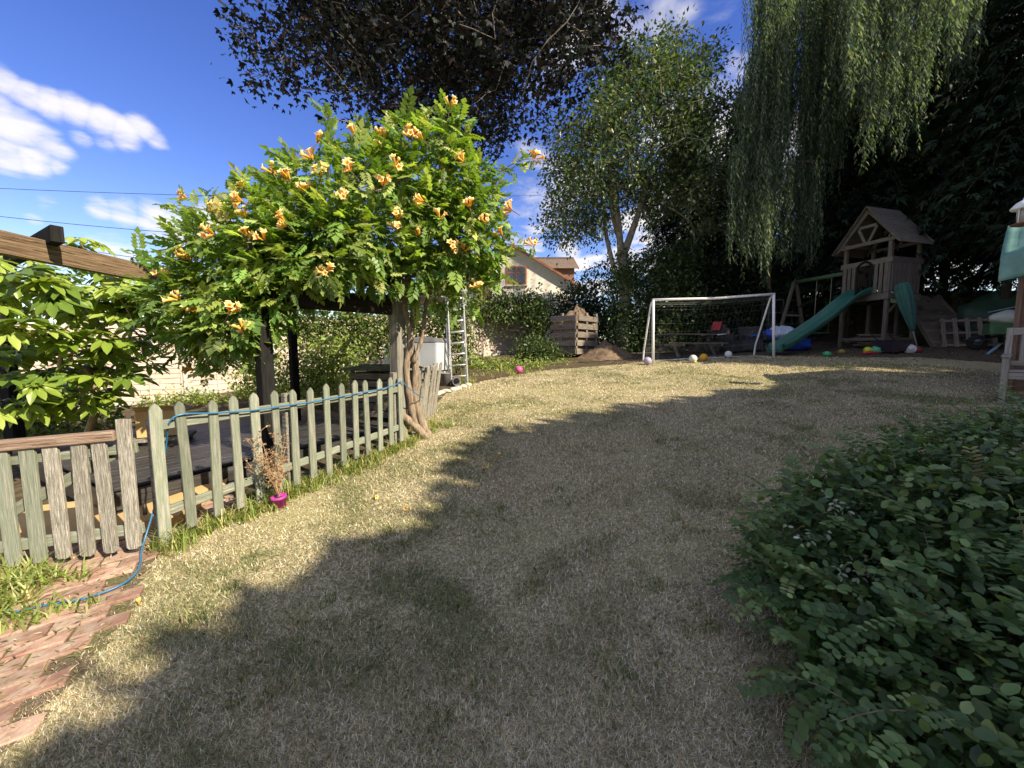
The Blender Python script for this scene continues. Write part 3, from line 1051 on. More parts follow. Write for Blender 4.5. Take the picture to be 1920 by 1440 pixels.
# conifers
def conifer_meshes(h, r, skirt, nb, seed):
    g = np.random.default_rng(seed)
    P, D, N = [], [], []
    segs, par = [np.array([0, 0, 0.0])], [-1]
    m = 14
    for k in range(1, m):
        segs.append(np.array([g.normal(0, .03), g.normal(0, .03), h * k / (m - 1)])); par.append(k - 1)
    for k in range(nb):
        f = (k + g.random()) / nb
        z = skirt + (h - skirt) * f ** 1.15
        fr = z / h
        L = r * (1 - fr) ** .75 * (.75 + .45 * g.random()) + .25
        az = k * 2.39996 + g.normal(0, .3)
        out = np.array([math.cos(az), math.sin(az), 0]); side = np.array([-math.sin(az), math.cos(az), 0])
        rise = .25 + .3 * g.random(); drop = .75 + .4 * g.random()
        pr = int(round(fr * (m - 1)))
        prev = min(pr, m - 1)
        for s in np.linspace(.12, 1, 8):
            p = np.array([0, 0, z]) + out * L * s + np.array([0, 0, L * (rise * s - drop * s * s)]) + side * .1 * L * math.sin(3 * s + k)
            segs.append(p); par.append(prev); prev = len(segs) - 1
            for sd in (-1, 1):
                tl = L * (.16 + .22 * (1 - s)) + .12
                td = unit((out * .7 + side * sd * (.9 + .3 * g.random()) + np.array([0, 0, -.35 - .3 * g.random()]))[None])[0]
                q = np.arange(.15, 1.05, max(.12, .13 / tl))[:, None] * tl * td + p + g.normal(0, .05, (1, 3))
                q[:, 2] -= .25 * (np.arange(len(q)) / len(q)) ** 2 * tl
                c = len(q)
                P.append(q); D.append(np.tile(td, (c, 1)) + g.normal(0, .35, (c, 3)) + np.array([0, 0, -.25])); N.append(g.normal(0, .35, (c, 3)) + np.array([0, 0, 1.0]))
    P, D, N = np.concatenate(P), np.concatenate(D), np.concatenate(N)
    n = len(P)
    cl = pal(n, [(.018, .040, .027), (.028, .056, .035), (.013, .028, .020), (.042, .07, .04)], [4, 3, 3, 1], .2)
    return wood_mesh('trunk', np.array(segs), np.array(par), .012, r_max=.24), scatter('crown', P, D, N, .30 * np.exp(g.normal(0, .25, n)), SPRAY, cl)


CM = [conifer_meshes(12.5, 3.1, 2.6, 185, 1), conifer_meshes(13.5, 2.9, 3.4, 175, 2)]


def conifer(x, y, k, s, rz, label, sz=None, group='dark conifers along the garden boundary'):
    o = thing('conifer_tree', label, 'tree', on_ground(x, y, -.05), rz, group)
    o.scale = (s, s, sz or s)
    obj('trunk', CM[k][0], BARK_DARK, o)
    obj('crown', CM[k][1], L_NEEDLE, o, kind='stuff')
    return o


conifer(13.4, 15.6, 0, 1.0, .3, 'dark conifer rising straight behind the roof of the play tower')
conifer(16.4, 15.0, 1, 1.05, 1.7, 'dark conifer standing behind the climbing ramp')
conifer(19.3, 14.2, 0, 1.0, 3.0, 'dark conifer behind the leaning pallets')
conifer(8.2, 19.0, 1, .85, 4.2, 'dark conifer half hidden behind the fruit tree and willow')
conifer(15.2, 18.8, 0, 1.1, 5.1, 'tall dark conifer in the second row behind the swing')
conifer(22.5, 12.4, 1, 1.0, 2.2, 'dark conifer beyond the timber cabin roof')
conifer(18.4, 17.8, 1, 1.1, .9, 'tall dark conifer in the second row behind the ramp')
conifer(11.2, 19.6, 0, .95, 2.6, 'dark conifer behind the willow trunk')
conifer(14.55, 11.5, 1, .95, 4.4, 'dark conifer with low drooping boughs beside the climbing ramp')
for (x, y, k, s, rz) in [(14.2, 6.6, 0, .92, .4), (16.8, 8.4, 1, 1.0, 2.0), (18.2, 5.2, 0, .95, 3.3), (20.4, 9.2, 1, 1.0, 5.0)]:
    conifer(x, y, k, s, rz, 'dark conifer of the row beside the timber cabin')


# broadleaf trees beside the house end of the garden (their shade falls over the lawn)
def shade_tree():
    b = Vector((0, 0, 0))
    o = thing('lime_tree', 'round green lime tree at the house end of the lawn', 'tree', b, group='lime trees at the house end')
    bl = [((0, 0, 5.2), (2.3, 2.2, 3.0)), ((.9, .5, 4.2), (1.6, 1.6, 2.2)), ((-.9, -.3, 4.6), (1.5, 1.6, 2.4)), ((.2, -.9, 5.8), (1.4, 1.4, 2.0)), ((-.2, .8, 5.9), (1.4, 1.3, 2.0)), ((0, 0, 2.4), (2.0, 2.0, 1.4))]
    tips, d = in_blobs(bl, 1000, .7)
    Q, par, ends = grow([np.array([0, 0, z]) for z in (0, 1.2, 2.4, 3.6, 5, 6.4)], tips, .6)
    obj('trunk', wood_mesh('trunk', Q, par, .009, r_max=.2), BARK, o)
    E_ = Q[ends]
    i = np.repeat(np.arange(len(E_)), 34); n = len(i)
    off = rng.normal(0, .2, (n, 3))
    D = unit(off) + rand_unit(n); D[:, 2] -= .3
    obj('crown', scatter('crown', E_[i] + off, D, rand_unit(n) * .7 + np.array([0, 0, 1.0]), .5, LEAF4, pal(n, [(.07, .12, .03), (.1, .15, .04)])), L_GLOSS, o, kind='stuff')
    return o


st = shade_tree()
for i, (x, y, s, sz, rz) in enumerate([(6.4, -6.3, 1.0, .88, 1.3), (7.75, -3.85, 1.0, .93, 2.6), (9.1, -1.85, 1.0, .98, 3.1), (11.1, -.95, 1.1, 1.0, 4.4), (13.5, -.1, 1.1, 1.0, .9), (16.4, .5, 1.0, 1.0, 2.2),
                                       (8.8, -6.4, 1.1, .92, 2.9), (11.9, -4.3, 1.1, .97, 5.3)]):
    o = st if i == 0 else copy_tree(st)
    o.location = on_ground(x, y, -.05); o.rotation_euler = (0, 0, rz); o.scale = (s, s, sz)

# hedges, ivy and shrubs round the far boundary
IVY = [(.045, .085, .025), (.07, .12, .035), (.03, .06, .02), (.16, .2, .07)]
LIGHT = [(.19, .27, .065), (.28, .36, .10), (.12, .19, .045), (.38, .42, .17)]


def blobs_px(L_):
    return [(W(u, v, Y), (rx, ry, rz)) for (u, v, Y, rx, ry, rz) in L_]


bush('ivy', 'thick ivy wrapped round the foot of the fruit tree trunk', 'ivy', [(on_ground(4.3, 14.95, 0.8), (.62, .55, 1.1)), (on_ground(4.25, 14.95, 2.2), (.55, .5, 1.0)), (on_ground(4.3, 14.95, 3.2), (.42, .42, .7))], 5200,
     LEAF4, .11, IVY, [4, 3, 3, .6], L_GLOSS, shell=.8, stems=20)
bush('hedge', 'dark evergreen hedge behind the pallet compost bay', 'hedge', blobs_px([(1060, 600, 17, 1.4, .9, 1.2), (1130, 560, 17.2, 1.1, .9, 1.6), (1085, 575, 17.2, .9, .8, 1.0), (1130, 640, 16.6, 1.5, 1.0, 1.2), (1100, 620, 17.4, 1.6, .8, 1.4)]), 15000,
     LEAF4, .13, [(.028, .055, .02), (.04, .075, .026), (.02, .04, .016), (.09, .12, .04)], [4, 3, 3, .6], L_GLOSS, stems=50)
bush('laurel_shrub', 'big laurel shrub beside the fruit tree, pale leaves catching the sun', 'shrub', blobs_px([(1235, 520, 15.6, 1.3, .9, 1.2), (1265, 580, 15.2, 1.2, .9, 1.3), (1215, 610, 15.4, .9, .8, 1.2), (1275, 500, 16, 1.0, .8, .9), (1240, 640, 15, 1.2, .8, .8)]), 11500,
     LEAF4, .13, [(.05, .09, .03), (.08, .13, .04), (.035, .065, .024), (.18, .22, .09)], [4, 3, 3, 1], L_GLOSS, stems=50)
bush('hedge', 'dark hedge behind the picnic table and swing frame', 'hedge', blobs_px([(1330, 560, 16, 1.6, .9, 1.6), (1400, 570, 16.4, 1.6, .9, 1.7), (1330, 640, 15.4, 1.6, .8, .9), (1460, 580, 16.6, 1.6, .9, 1.5), (1400, 640, 15.6, 1.6, .8, .8), (1350, 500, 17, 1.6, 1, 1.4), (1530, 590, 17, 1.8, .8, 1.5), (1430, 500, 17.4, 1.8, .8, 1.2)]), 17000,
     LEAF4, .14, [(.02, .042, .018), (.032, .06, .024), (.015, .03, .013), (.06, .08, .035)], [4, 3, 3, .6], L_GLOSS, stems=60)
bush('ivy', 'ivy cascading over the top of the boundary fence by the white gable', 'ivy', blobs_px([(905, 578, 15.6, .7, .5, .35), (955, 580, 15.8, .8, .5, .4), (1000, 588, 16, .7, .5, .6), (940, 562, 15.8, .6, .5, .3), (990, 568, 16, .6, .5, .4), (1010, 620, 15.8, .35, .3, .5), (925, 625, 15.2, .07, .06, .8)]), 6000,
     LEAF4, .12, [(.07, .12, .035), (.11, .165, .05), (.045, .08, .025), (.22, .26, .1)], [4, 3, 2, 1], L_GLOSS, stems=50)
bush('rose_bush', 'rounded dark bush in front of the boundary fence beside the pallets', 'shrub', blobs_px([(1000, 655, 13.6, .65, .5, .45), (1030, 668, 13.4, .5, .4, .35), (985, 670, 13.4, .4, .35, .3)]), 3600, LEAF4, .09, [(.04, .075, .022), (.065, .11, .03), (.16, .19, .08)], [4, 3, .6], L_GLOSS, stems=25)
bush('ivy', 'low sunny ivy creeping along the foot of the boundary fence', 'ivy', blobs_px([(905, 690, 12.2, .5, .4, .16), (940, 692, 11.9, .6, .4, .15), (985, 690, 11.8, .7, .4, .13), (885, 675, 12.6, .25, .3, .25), (1040, 686, 12.4, .7, .35, .12), (925, 682, 12.8, .5, .3, .12)]), 5200, LEAF4, .075, LIGHT, None, L_SOFT, stems=20)
bush('ivy', 'sunlit ivy climbing the fence behind the grey tank and ladder', 'ivy', blobs_px([(800, 600, 10.9, .8, .5, .75), (845, 610, 10.8, .5, .4, .7), (870, 620, 10.9, .3, .3, .7), (760, 590, 11.2, .7, .5, .6), (850, 670, 10.6, .35, .3, .4), (872, 660, 10.8, .14, .2, .3), (820, 560, 11.2, .6, .4, .4)]), 9000,
     LEAF4, .085, [(.09, .14, .035), (.14, .2, .055), (.05, .09, .025), (.26, .3, .12)], [4, 3, 3, 1], L_GLOSS, stems=40)
bush('hazel_shrub', 'bright yellow-green shrub between the pergola posts and the pale fence', 'shrub', blobs_px([(590, 690, 7.6, .45, .4, .45), (630, 680, 7.8, .5, .4, .5), (555, 700, 7.4, .35, .3, .35), (600, 730, 7.2, .5, .3, .25), (470, 700, 7.8, .3, .3, .3), (500, 690, 7.8, .3, .3, .5)]), 5200, LEAF4, .075, LIGHT, [4, 4, 2, 1], L_SOFT, stems=30)  # leaf colours lightened to stand in for sun the vine's shadow cuts off
bush('honeysuckle', 'shady honeysuckle mass hanging along the fence behind the pergola', 'climber', blobs_px([(620, 610, 8.4, .8, .4, .45), (690, 610, 8.8, .8, .4, .5), (570, 610, 8.2, .4, .4, .5), (720, 640, 9, .5, .3, .4), (660, 650, 8.4, .5, .3, .3)]), 6500, LEAF4, .085, [(.08, .13, .03), (.13, .19, .05), (.045, .08, .02), (.24, .27, .1)], [4, 3, 3, 1], L_SOFT, stems=30)
bush('currant_bush', 'leafy green currant bush growing before the pale fence behind the fatsia', 'shrub', [(on_ground(-6.9, 5.9, .35), (.7, .5, .5)), (on_ground(-7.9, 6.0, .5), (.7, .5, .7))], 3000, LEAF4, .085,
     [(.10, .16, .04), (.16, .22, .06), (.06, .1, .03)], [4, 2, 3], L_SOFT, stems=25)
bush('laurel_hedge', 'neighbouring hedge showing over the pale fence behind the fatsia', 'hedge', [(on_ground(-9.5, 10.5, 1.6), (1.8, 1.0, .9)), (on_ground(-7.5, 12.0, 1.7), (1.4, 1.0, .8)), (on_ground(-11.5, 9.5, 1.7), (1.4, 1.0, 1.2)), (on_ground(-14.5, 7.0, 1.7), (2.2, 1.2, 1.3)), (on_ground(-17.5, 4.5, 1.8), (2.2, 1.4, 1.6))], 9000, LEAF4, .13,
     [(.04, .075, .025), (.06, .10, .03), (.12, .16, .05)], [4, 3, 1], L_GLOSS, stems=25)
bush('bedding_plants', 'low leafy bedding plants along the foot of the pale fence behind the deck', 'plants', blobs_px([(350, 748, 8.6, .35, .2, .14), (400, 752, 8.3, .4, .2, .12), (470, 735, 8.8, .4, .2, .2), (530, 735, 8.6, .4, .2, .2), (290, 760, 8.2, .3, .2, .2)]), 2400, LEAF4, .07, LIGHT, [3, 3, 3, 1], L_SOFT, stems=20)


# ------------------------------------------------------------------ picket fence, gate and pergola
GREENWOOD = mat('faded_green_paint', (.15, .178, .138), (.225, .25, .195), rough=.85, scale=7, stretch=(14, 14, .9), detail=8, spec=.1, bump=.45, vary=.22, c3=(.30, .285, .25), c3_scale=5, c3_lo=.50, c3_hi=.62)
WORNWOOD = mat('bare_weathered_timber', (.155, .145, .12), (.30, .285, .245), rough=.85, scale=9, stretch=(12, 12, .8), detail=8, spec=.12, bump=.6, vary=.12, c3=(.42, .40, .36), c3_scale=16, c3_lo=.5, c3_hi=.6)
GREENWOOD_X = mat('faded_green_rail', (.155, .178, .14), (.235, .255, .20), rough=.8, scale=7, stretch=(.9, 14, 14), detail=7, spec=.15, bump=.35, vary=.10, c3=(.40, .39, .34), c3_scale=6, c3_lo=.55, c3_hi=.66)
RAILWOOD = mat('red_brown_rail', (.20, .13, .095), (.36, .27, .21), rough=.85, scale=8, stretch=(.8, 18, 14), detail=8, spec=.12, bump=.7, c3=(.10, .07, .05), c3_scale=7, c3_lo=.58, c3_hi=.66)
BEAMWOOD = mat('brown_beam_timber', (.115, .075, .048), (.27, .19, .125), rough=.85, scale=6, stretch=(.5, 12, 10), detail=9, spec=.12, bump=.9, c3=(.045, .03, .02), c3_scale=5, c3_lo=.57, c3_hi=.63)
POSTWOOD = mat('shade_black_post', (.012, .012, .012), (.026, .025, .024), rough=.9, scale=6, stretch=(8, 8, .7), detail=7, spec=.04, bump=.5)  # black imitates the vine canopy's shade on the posts, not a stain
DARKBEAM = mat('shade_black_beam', (.018, .016, .014), (.045, .038, .032), rough=.9, scale=6, stretch=(.6, 9, 9), detail=8, spec=.06, bump=.7)  # beam timber coloured black to imitate the shade under the vine
GREYPOST = mat('grey_post_timber', (.13, .125, .11), (.30, .285, .25), rough=.85, scale=6, stretch=(10, 10, .7), detail=8, spec=.12, bump=.7)
HOSE_BLUE = mat('blue_hose', (.02, .13, .27), (.03, .17, .33), rough=.35, spec=.5)


def picket_mesh(L, w, t, seed, point=True):
    r = random.Random(seed)
    j = lambda s=.0018: r.gauss(0, s)
    if point:
        out = [(-w / 2 + j(), 0), (w / 2 + j(), 0), (w / 2 + j(), L * .3), (w / 2 + j(), L * .65), (w / 2 + j(), L - w * .72), (w * .30 + j(), L - w * .30), (0 + j(), L), (-w * .30 + j(), L - w * .30), (-w / 2 + j(), L - w * .72), (-w / 2 + j(), L * .65), (-w / 2 + j(), L * .3)]
    else:
        out = [(-w / 2 + w * .2, 0), (w / 2 - w * .2, 0), (w / 2, w * .18), (w / 2 + j(), L * .5), (w / 2, L), (-w / 2, L), (-w / 2 + j(), L * .5), (-w / 2, w * .18)]
    n = len(out)
    b = .003
    v = [(x * (1 - 2 * b / w), -t / 2, z) for x, z in out] + [(x, -t / 2 + b, z) for x, z in out] + [(x, t / 2, z) for x, z in out]
    f = [tuple(range(n))]
    for a in (0, 1):
        for k in range(n):
            f.append((a * n + (k + 1) % n, a * n + k, (a + 1) * n + k, (a + 1) * n + (k + 1) % n))
    f.append(tuple(2 * n + k for k in range(n - 1, -1, -1)))
    return MB().add(v, f).mesh('picket')


FA, FB = Vector((-2.5, 2.65)), Vector((-1.38, 4.66))
fdir = (FB - FA).normalized(); flen = (FB - FA).length
fang = math.atan2(fdir.y, fdir.x)
f0 = on_ground(FA.x, FA.y)
fence = thing('picket_fence', 'faded green picket fence climbing the slope beside the dry lawn', 'fence', f0, fang)
gz = lambda s: float(G(FA.x + fdir.x * s, FA.y + fdir.y * s)) - f0.z
for k in range(15):
    s = flen * k / 14
    s += rnd.gauss(0, .008)
    longp = k in (0, 4, 8)
    tt = k / 14
    L = 1.03 - .15 * tt - (0 if longp else .08)
    w = .074 if k in (0, 4) else .064
    o = obj('picket', picket_mesh(L + rnd.gauss(0, .008), w, .019, 100 + k), GREENWOOD, fence)
    o.location = (s, -.032, gz(s) + (.015 if longp else .085) + rnd.gauss(0, .006))
    o.rotation_euler = (rnd.gauss(0, .012), rnd.gauss(0, .014), rnd.gauss(0, .02))
for (h, q, a, b) in ((.26, 0, 0, .42), (.26, 0, .42, 1.02), (.885, .16, 0, .42), (.885, .16, .42, 1.02)):
    beam('rail', (flen * a, 0, gz(flen * a) + h - q * a), (flen * b - .004, 0, gz(flen * b) + h - q * b), .034, .068, GREENWOOD_X, fence, bev=.005)
for s in (.02, flen * .42, flen * .99):
    beam('fence_post', (s, .052, gz(s) - .2), (s, .052, gz(s) + .93), .064, .064, GREYPOST, fence, bev=.005)

# gate (stands a hand's width off the bricks)
GA = Vector((-2.575, 2.60)); GB = Vector((-3.72, 2.33))
gdir = (GB - GA).normalized(); glen = (GB - GA).length
g0 = on_ground(GA.x, GA.y)
gate = thing('picket_gate', 'weathered picket gate with a red-brown top rail over the brick path', 'gate', g0, math.atan2(-gdir.y, -gdir.x))
# local x runs from the far end (negative) to the hinge end at 0; tilt follows the sag of the gate
gsl = (float(G(GB.x, GB.y)) - g0.z) / glen
gq = lambda s: gsl * s * .9 + .055
for k in range(9):
    s = .045 + k * .131
    L = .905 if k == 0 else .765
    o = obj('picket', picket_mesh(L, .082, .02, 200 + k, point=False), (WORNWOOD if k in (0, 1, 2, 3) else GREENWOOD), gate)
    o.location = (-s, -.034, gq(s) + rnd.gauss(0, .004))
    o.rotation_euler = (0, rnd.gauss(0, .01), rnd.gauss(0, .012))
beam('top_rail', (-.09, -.01, gq(.09) + .80), (-glen, -.01, gq(glen) + .80), .10, .068, RAILWOOD, gate, bev=.008)
beam('rail', (.0, 0, gq(0) + .13), (-glen, 0, gq(glen) + .13), .03, .075, GREENWOOD_X, gate)
beam('rail', (.0, .003, gq(0) + .70), (-glen, .003, gq(glen) + .70), .026, .07, GREENWOOD_X, gate)
beam('brace', (-.05, .032, gq(.05) + .72), (-glen + .05, .032, gq(glen) + .14), .024, .075, GREENWOOD_X, gate)
tube('hinge', [(.02, -.01, .28), (.02, -.01, .36)], .012, mat('dark_iron', (.02, .02, .02), (.05, .04, .035), rough=.5, metal=.6), gate)

# open panel leaning out behind the vine trunk
lp0 = on_ground(-1.46, 5.5)
lp = thing('leaning_fence', 'bare grey picket panel leaning outwards behind the vine trunk', 'fence panel', lp0, tilt=(R(9), R(0), math.atan2(1.0, .13)))
for k in range(11):
    o = obj('picket', picket_mesh(.86, .07, .018, 300 + k), WORNWOOD, lp)
    o.location = (k * .094, -.02, k * .0075 + .02)
    o.rotation_euler = (rnd.gauss(0, .02), rnd.gauss(0, .012), 0)
for h in (.2, .66):
    beam('rail', (-.03, .012, h), (1.0, .012, h + .08), .03, .06, WORNWOOD, lp)

# pergola
P1, P2, P3, P4 = on_ground(-2.5, 3.9), on_ground(-3.42, 6.05), on_ground(-1.47, 4.98), on_ground(-6.35, 4.85)
perg = thing('pergola', 'old timber pergola of dark posts and brown beams carrying the flowering vine', 'pergola', on_ground(-2.5, 4.8))
pb = on_ground(-2.5, 4.8)


def pl(v):
    return Vector(v) - pb


def pbeam(nm, a, b, w, h, m, up=(0, 0, 1)):
    return beam(nm, pl(a), pl(b), w, h, m, perg, up, .006)


for (p, w, m, top) in ((P1, .125, POSTWOOD, 2.28), (P2, .10, POSTWOOD, 2.28), (P3, .15, GREYPOST, 2.33), (P4, .13, POSTWOOD, 2.46)):
    o = obj('post', box_mesh(w, w, top - p.z + .1, .008), m, perg)
    o.location = pl((p.x, p.y, (top + p.z - .1) / 2)); o.rotation_euler = (0, 0, fang if p is not P4 else 0)
d13 = (P3 - P1); d13.z = 0; d13.normalize()
a, b = P1 + d13 * .02, P3 - d13 * .085
pbeam('beam', (a.x - .0, a.y, 2.04), (b.x, b.y, 2.04), .07, .19, DARKBEAM)
a, b = P1 - d13 * .02, P3 + d13 * .3
pbeam('beam', (a.x - .06, a.y + .09, 2.36), (b.x - .06, b.y + .09, 2.36), .08, .15, DARKBEAM)
pbeam('long_beam', (-4.30, 1.6, 2.41), (-4.40, 6.6, 2.41), .085, .20, BEAMWOOD)
pbeam('beam', (P2.x - .6, P2.y - .15, 2.36), (-1.2, 7.0, 2.36), .08, .15, DARKBEAM)
for k in range(5):
    t = -.05 + k * .27
    s_ = P1 + d13 * (t * 1.5)
    e_ = Vector((P2.x, P2.y, 0)) + d13 * (t * 1.5)
    pbeam('rafter', (s_.x + .08, s_.y - .1, 2.50), (e_.x - .2, e_.y + .3, 2.50), .06, .11, DARKBEAM)
pbeam('rafter', (-4.12, 3.60, 2.55), (-6.45, 4.95, 2.56), .085, .15, POSTWOOD)
pbeam('beam_bracket', (P3.x + .02, P3.y - .02, 2.23), (P3.x + .36, P3.y + .34, 2.30), .07, .11, GREYPOST)

# ------------------------------------------------------------------ trumpet vine
FLOWER_TUBE, FLOWER_LIP = np.array([.80, .48, .075]), np.array([.93, .80, .43])


def flower_mesh(seed, open_=1.0):
    r = random.Random(seed)
    n = 10
    prof = [(.006, 0), (.009, .02), (.011, .045), (.015, .07), (.02, .085), (.034 * open_ + .006, .097), (.030 * open_, .094), (.012, .08), (.006, .06)]
    V, C, F = [], [], []
    bend = r.gauss(0, .15)
    for i, (q, z) in enumerate(prof):
        for k in range(n):
            a = 2 * math.pi * k / n
            lob = 1 + (.22 * math.cos(5 * a) if q > .025 else 0)
            V.append((q * lob * math.cos(a) + bend * z * z * 8, q * lob * math.sin(a), z + (.004 * math.cos(5 * a) if q > .025 else 0)))
            t = min(1, max(0, (z - .045) / .05))
            c = FLOWER_TUBE * (1 - t) + FLOWER_LIP * t
            if i >= 7:
                c = np.array([.85, .38, .05])
            C.append(c)
    for i in range(len(prof) - 1):
        for k in range(n):
            F.append((i * n + k, i * n + (k + 1) % n, (i + 1) * n + (k + 1) % n, (i + 1) * n + k))
    return fast_mesh('flower', V, [i for f in F for i in f], [4] * len(F), np.array(C), True)


def compound_leaf(pairs=4, seed=0):
    """feathered vine leaf: pairs of leaflets along a drooping stalk"""
    r = random.Random(seed)
    V, F = [], []
    t, fc = LEAF4

    def leaflet(x, ang, ln):
        n = len(V)
        z0 = -.25 * x * x
        c, s = math.cos(ang), math.sin(ang)
        for (a, b, q) in t:
            a, b = a * ln, b * ln * 1.25
            V.append((x + a * c - b * s, a * s + b * c, z0 + q * ln - .35 * a * (1 if abs(ang) > .2 else .6) + r.gauss(0, .006)))
        F.extend(tuple(i + n for i in f) for f in fc)
    for k in range(pairs):
        x = .28 + .16 * k
        for sg in (-1, 1):
            leaflet(x + r.gauss(0, .01), sg * (1.0 + r.gauss(0, .12)), .34 * (1 - .05 * abs(k - 1)) + r.gauss(0, .02))
    leaflet(.28 + .16 * pairs - .06, r.gauss(0, .1), .38)
    n = len(V)
    V += [(0, -.008, 0), (0, .008, 0), (.9, .005, -.2), (.9, -.005, -.2)]
    F.append((n, n + 1, n + 2, n + 3))
    return np.array(V, float), F


def trumpet_vine():
    base = on_ground(-1.3, 5.15)
    o = thing('trumpet_vine', 'trumpet vine with bright green leaves and orange-yellow flower clusters heaped on the pergola', 'climbing plant', base)
    bl = []
    for (u, v, Y, rx, ry, rz) in [(690, 405, 4.9, 1.15, 1.0, .58), (800, 335, 5.0, .62, .7, .58), (860, 430, 5.1, .62, .7, .52), (560, 430, 4.6, .7, .8, .40), (470, 480, 4.3, .66, .6, .38), (395, 520, 4.2, .46, .45, .36),
                                  (400, 590, 4.1, .40, .35, .30), (450, 610, 4.0, .34, .3, .30), (580, 490, 4.3, .6, .5, .34), (830, 480, 5.0, .5, .5, .36), (720, 318, 5.0, .5, .5, .32), (615, 350, 4.9, .38, .4, .26),
                                  (905, 470, 5.2, .36, .4, .42), (520, 560, 4.1, .34, .3, .26), (880, 360, 5.2, .42, .5, .36), (350, 620, 4.2, .22, .22, .26), (430, 440, 4.4, .34, .35, .2), (650, 450, 4.4, .7, .5, .34),
                                  (380, 660, 4.3, .28, .2, .16), (835, 260, 5.0, .3, .3, .26), (440, 540, 3.95, .5, .3, .36), (520, 520, 3.95, .4, .3, .34), (360, 570, 4.0, .34, .3, .34), (420, 620, 3.95, .36, .25, .2), (600, 460, 4.0, .6, .35, .36), (480, 590, 3.8, .25, .2, .22), (805, 548, 5.0, .34, .25, .16), (870, 545, 5.1, .3, .25, .2), (700, 520, 4.5, .4, .25, .12), (760, 500, 4.7, .35, .25, .2)]:
        bl.append((W(u, v, Y), (rx, ry, rz)))
    n = 6200
    P, d = in_blobs(bl, n, .66)
    # keep the leaves out of the room under the pergola roof
    keep = ~((P[:, 2] < 2.12) & (P[:, 0] > -2.3) & (P[:, 0] < -1.2) & (P[:, 1] > 3.8) & (P[:, 1] < 5.3) & (rng.random(n) < .85))
    P, d = P[keep], d[keep]
    # shoots reaching out of the mass
    shoots = [((825, 290, 4.9), (838, 195, 4.8)), ((640, 300, 4.9), (606, 205, 4.9)), ((440, 420, 4.4), (315, 385, 4.3)), ((930, 330, 5.2), (1000, 298, 5.1)), ((560, 350, 4.7), (538, 275, 4.7)),
              ((430, 470, 4.2), (250, 480, 4.1)), ((900, 480, 5.1), (1000, 462, 5.1)), ((760, 290, 4.9), (735, 235, 4.9)), ((480, 400, 4.4), (455, 340, 4.4)), ((520, 380, 4.5), (345, 372, 4.4)),
              ((350, 640, 4.2), (245, 672, 4.1)), ((430, 620, 4.0), (420, 690, 4.0)), ((400, 620, 4.1), (385, 710, 4.1)), ((870, 330, 5.2), (965, 320, 5.2)), ((860, 310, 5.1), (880, 240, 5.0)), ((900, 520, 5.1), (895, 585, 5.0)), ((700, 300, 5), (680, 240, 5))]
    SP, SD = [], []
    for a, b in shoots:
        a, b = W(*a), W(*b)
        m = max(6, int((b - a).length / .065))
        pts = [a + (b - a) * (i / m) + Vector((0, 0, .06 * math.sin(3.1 * i / m))) for i in range(m + 1)]
        tube('shoot', [p - base for p in pts], [.008 - .005 * i / m for i in range(m + 1)], TWIG, o, 5)
        for i, p in enumerate(pts[1:]):
            for _ in range(2):
                SP.append(p); SD.append(tuple(Vector((rnd.gauss(0, 1), rnd.gauss(0, 1), rnd.gauss(.2, .6))) * .8 + (b - a).normalized() * .5))
    P = np.concatenate([P, np.array([tuple(p) for p in SP])]); d = np.concatenate([d, np.array(SD)])
    n = len(P)
    D = d * .9 + rand_unit(n) * .8; D[:, 2] -= .1
    N = d * .5 + rand_unit(n) * .4 + np.array([0, 0, 1.0])
    S = .168 * np.exp(rng.normal(0, .25, n))
    S[-len(SP):] *= .8
    cols = pal(n, [(.155, .255, .06), (.21, .32, .085), (.10, .185, .048), (.33, .41, .15), (.42, .43, .16)], [4, 4, 3, 1.5, .4], .2)
    near = np.argsort(P[:, 1] + .4 * np.abs(P[:, 0] + 2))[:900]
    pick = set(rng.choice(near, 285, replace=False).tolist())
    rest = np.array([i not in pick for i in range(n)])
    vmesh = scatter('foliage', rel(P[rest], base), D[rest], N[rest], S[rest], compound_leaf(4, 1), cols[rest])
    obj('foliage', vmesh, L_VINE, o, kind='stuff')
    tm = []
    for k in range(12):
        t = compound_leaf(3 + k % 3, 30 + k)
        c = pal(1, [(.18, .28, .06), (.13, .22, .045), (.25, .35, .09)])
        tm.append(scatter('leaf', np.zeros((1, 3)), [[1, 0, 0]], [[0, 0, 1]], [1.0], t, c))
    for i in pick:
        X = Vector(D[i]).normalized(); Z = Vector(N[i]); Z = (Z - X * Z.dot(X)).normalized(); Y = Z.cross(X)
        M = Matrix((X, Y, Z)).transposed().to_4x4() @ Matrix.Scale(float(S[i]), 4)
        M.translation = Vector(P[i]) - base
        obj('leaf', tm[rnd.randrange(12)], L_VINE, o, M)
    # stems: two twisted trunks up the corner post, then a tangle under the roof
    def stem(pts, r0, r1, nm='stem'):
        q = smooth_path([Vector(p) - base for p in pts], 6)
        rr = [r0 + (r1 - r0) * i / (len(q) - 1) + .004 * math.sin(i * 1.7) for i in range(len(q))]
        tube(nm, q, rr, BARK_VINE, o, 9)
    g = lambda x, y, z: (x, y, float(G(x, y)) + z)
    stem([g(-1.10, 5.02, -.03), g(-1.28, 5.0, .18), g(-1.44, 4.92, .36), g(-1.5, 4.9, .42)], .055, .045)
    stem([g(-1.12, 5.12, -.03), g(-1.22, 5.12, .22), g(-1.30, 5.1, .55), g(-1.27, 5.08, .9), g(-1.34, 5.1, 1.3), g(-1.28, 5.08, 1.7), g(-1.36, 5.1, 2.1), g(-1.5, 5.15, 2.35)], .06, .035)
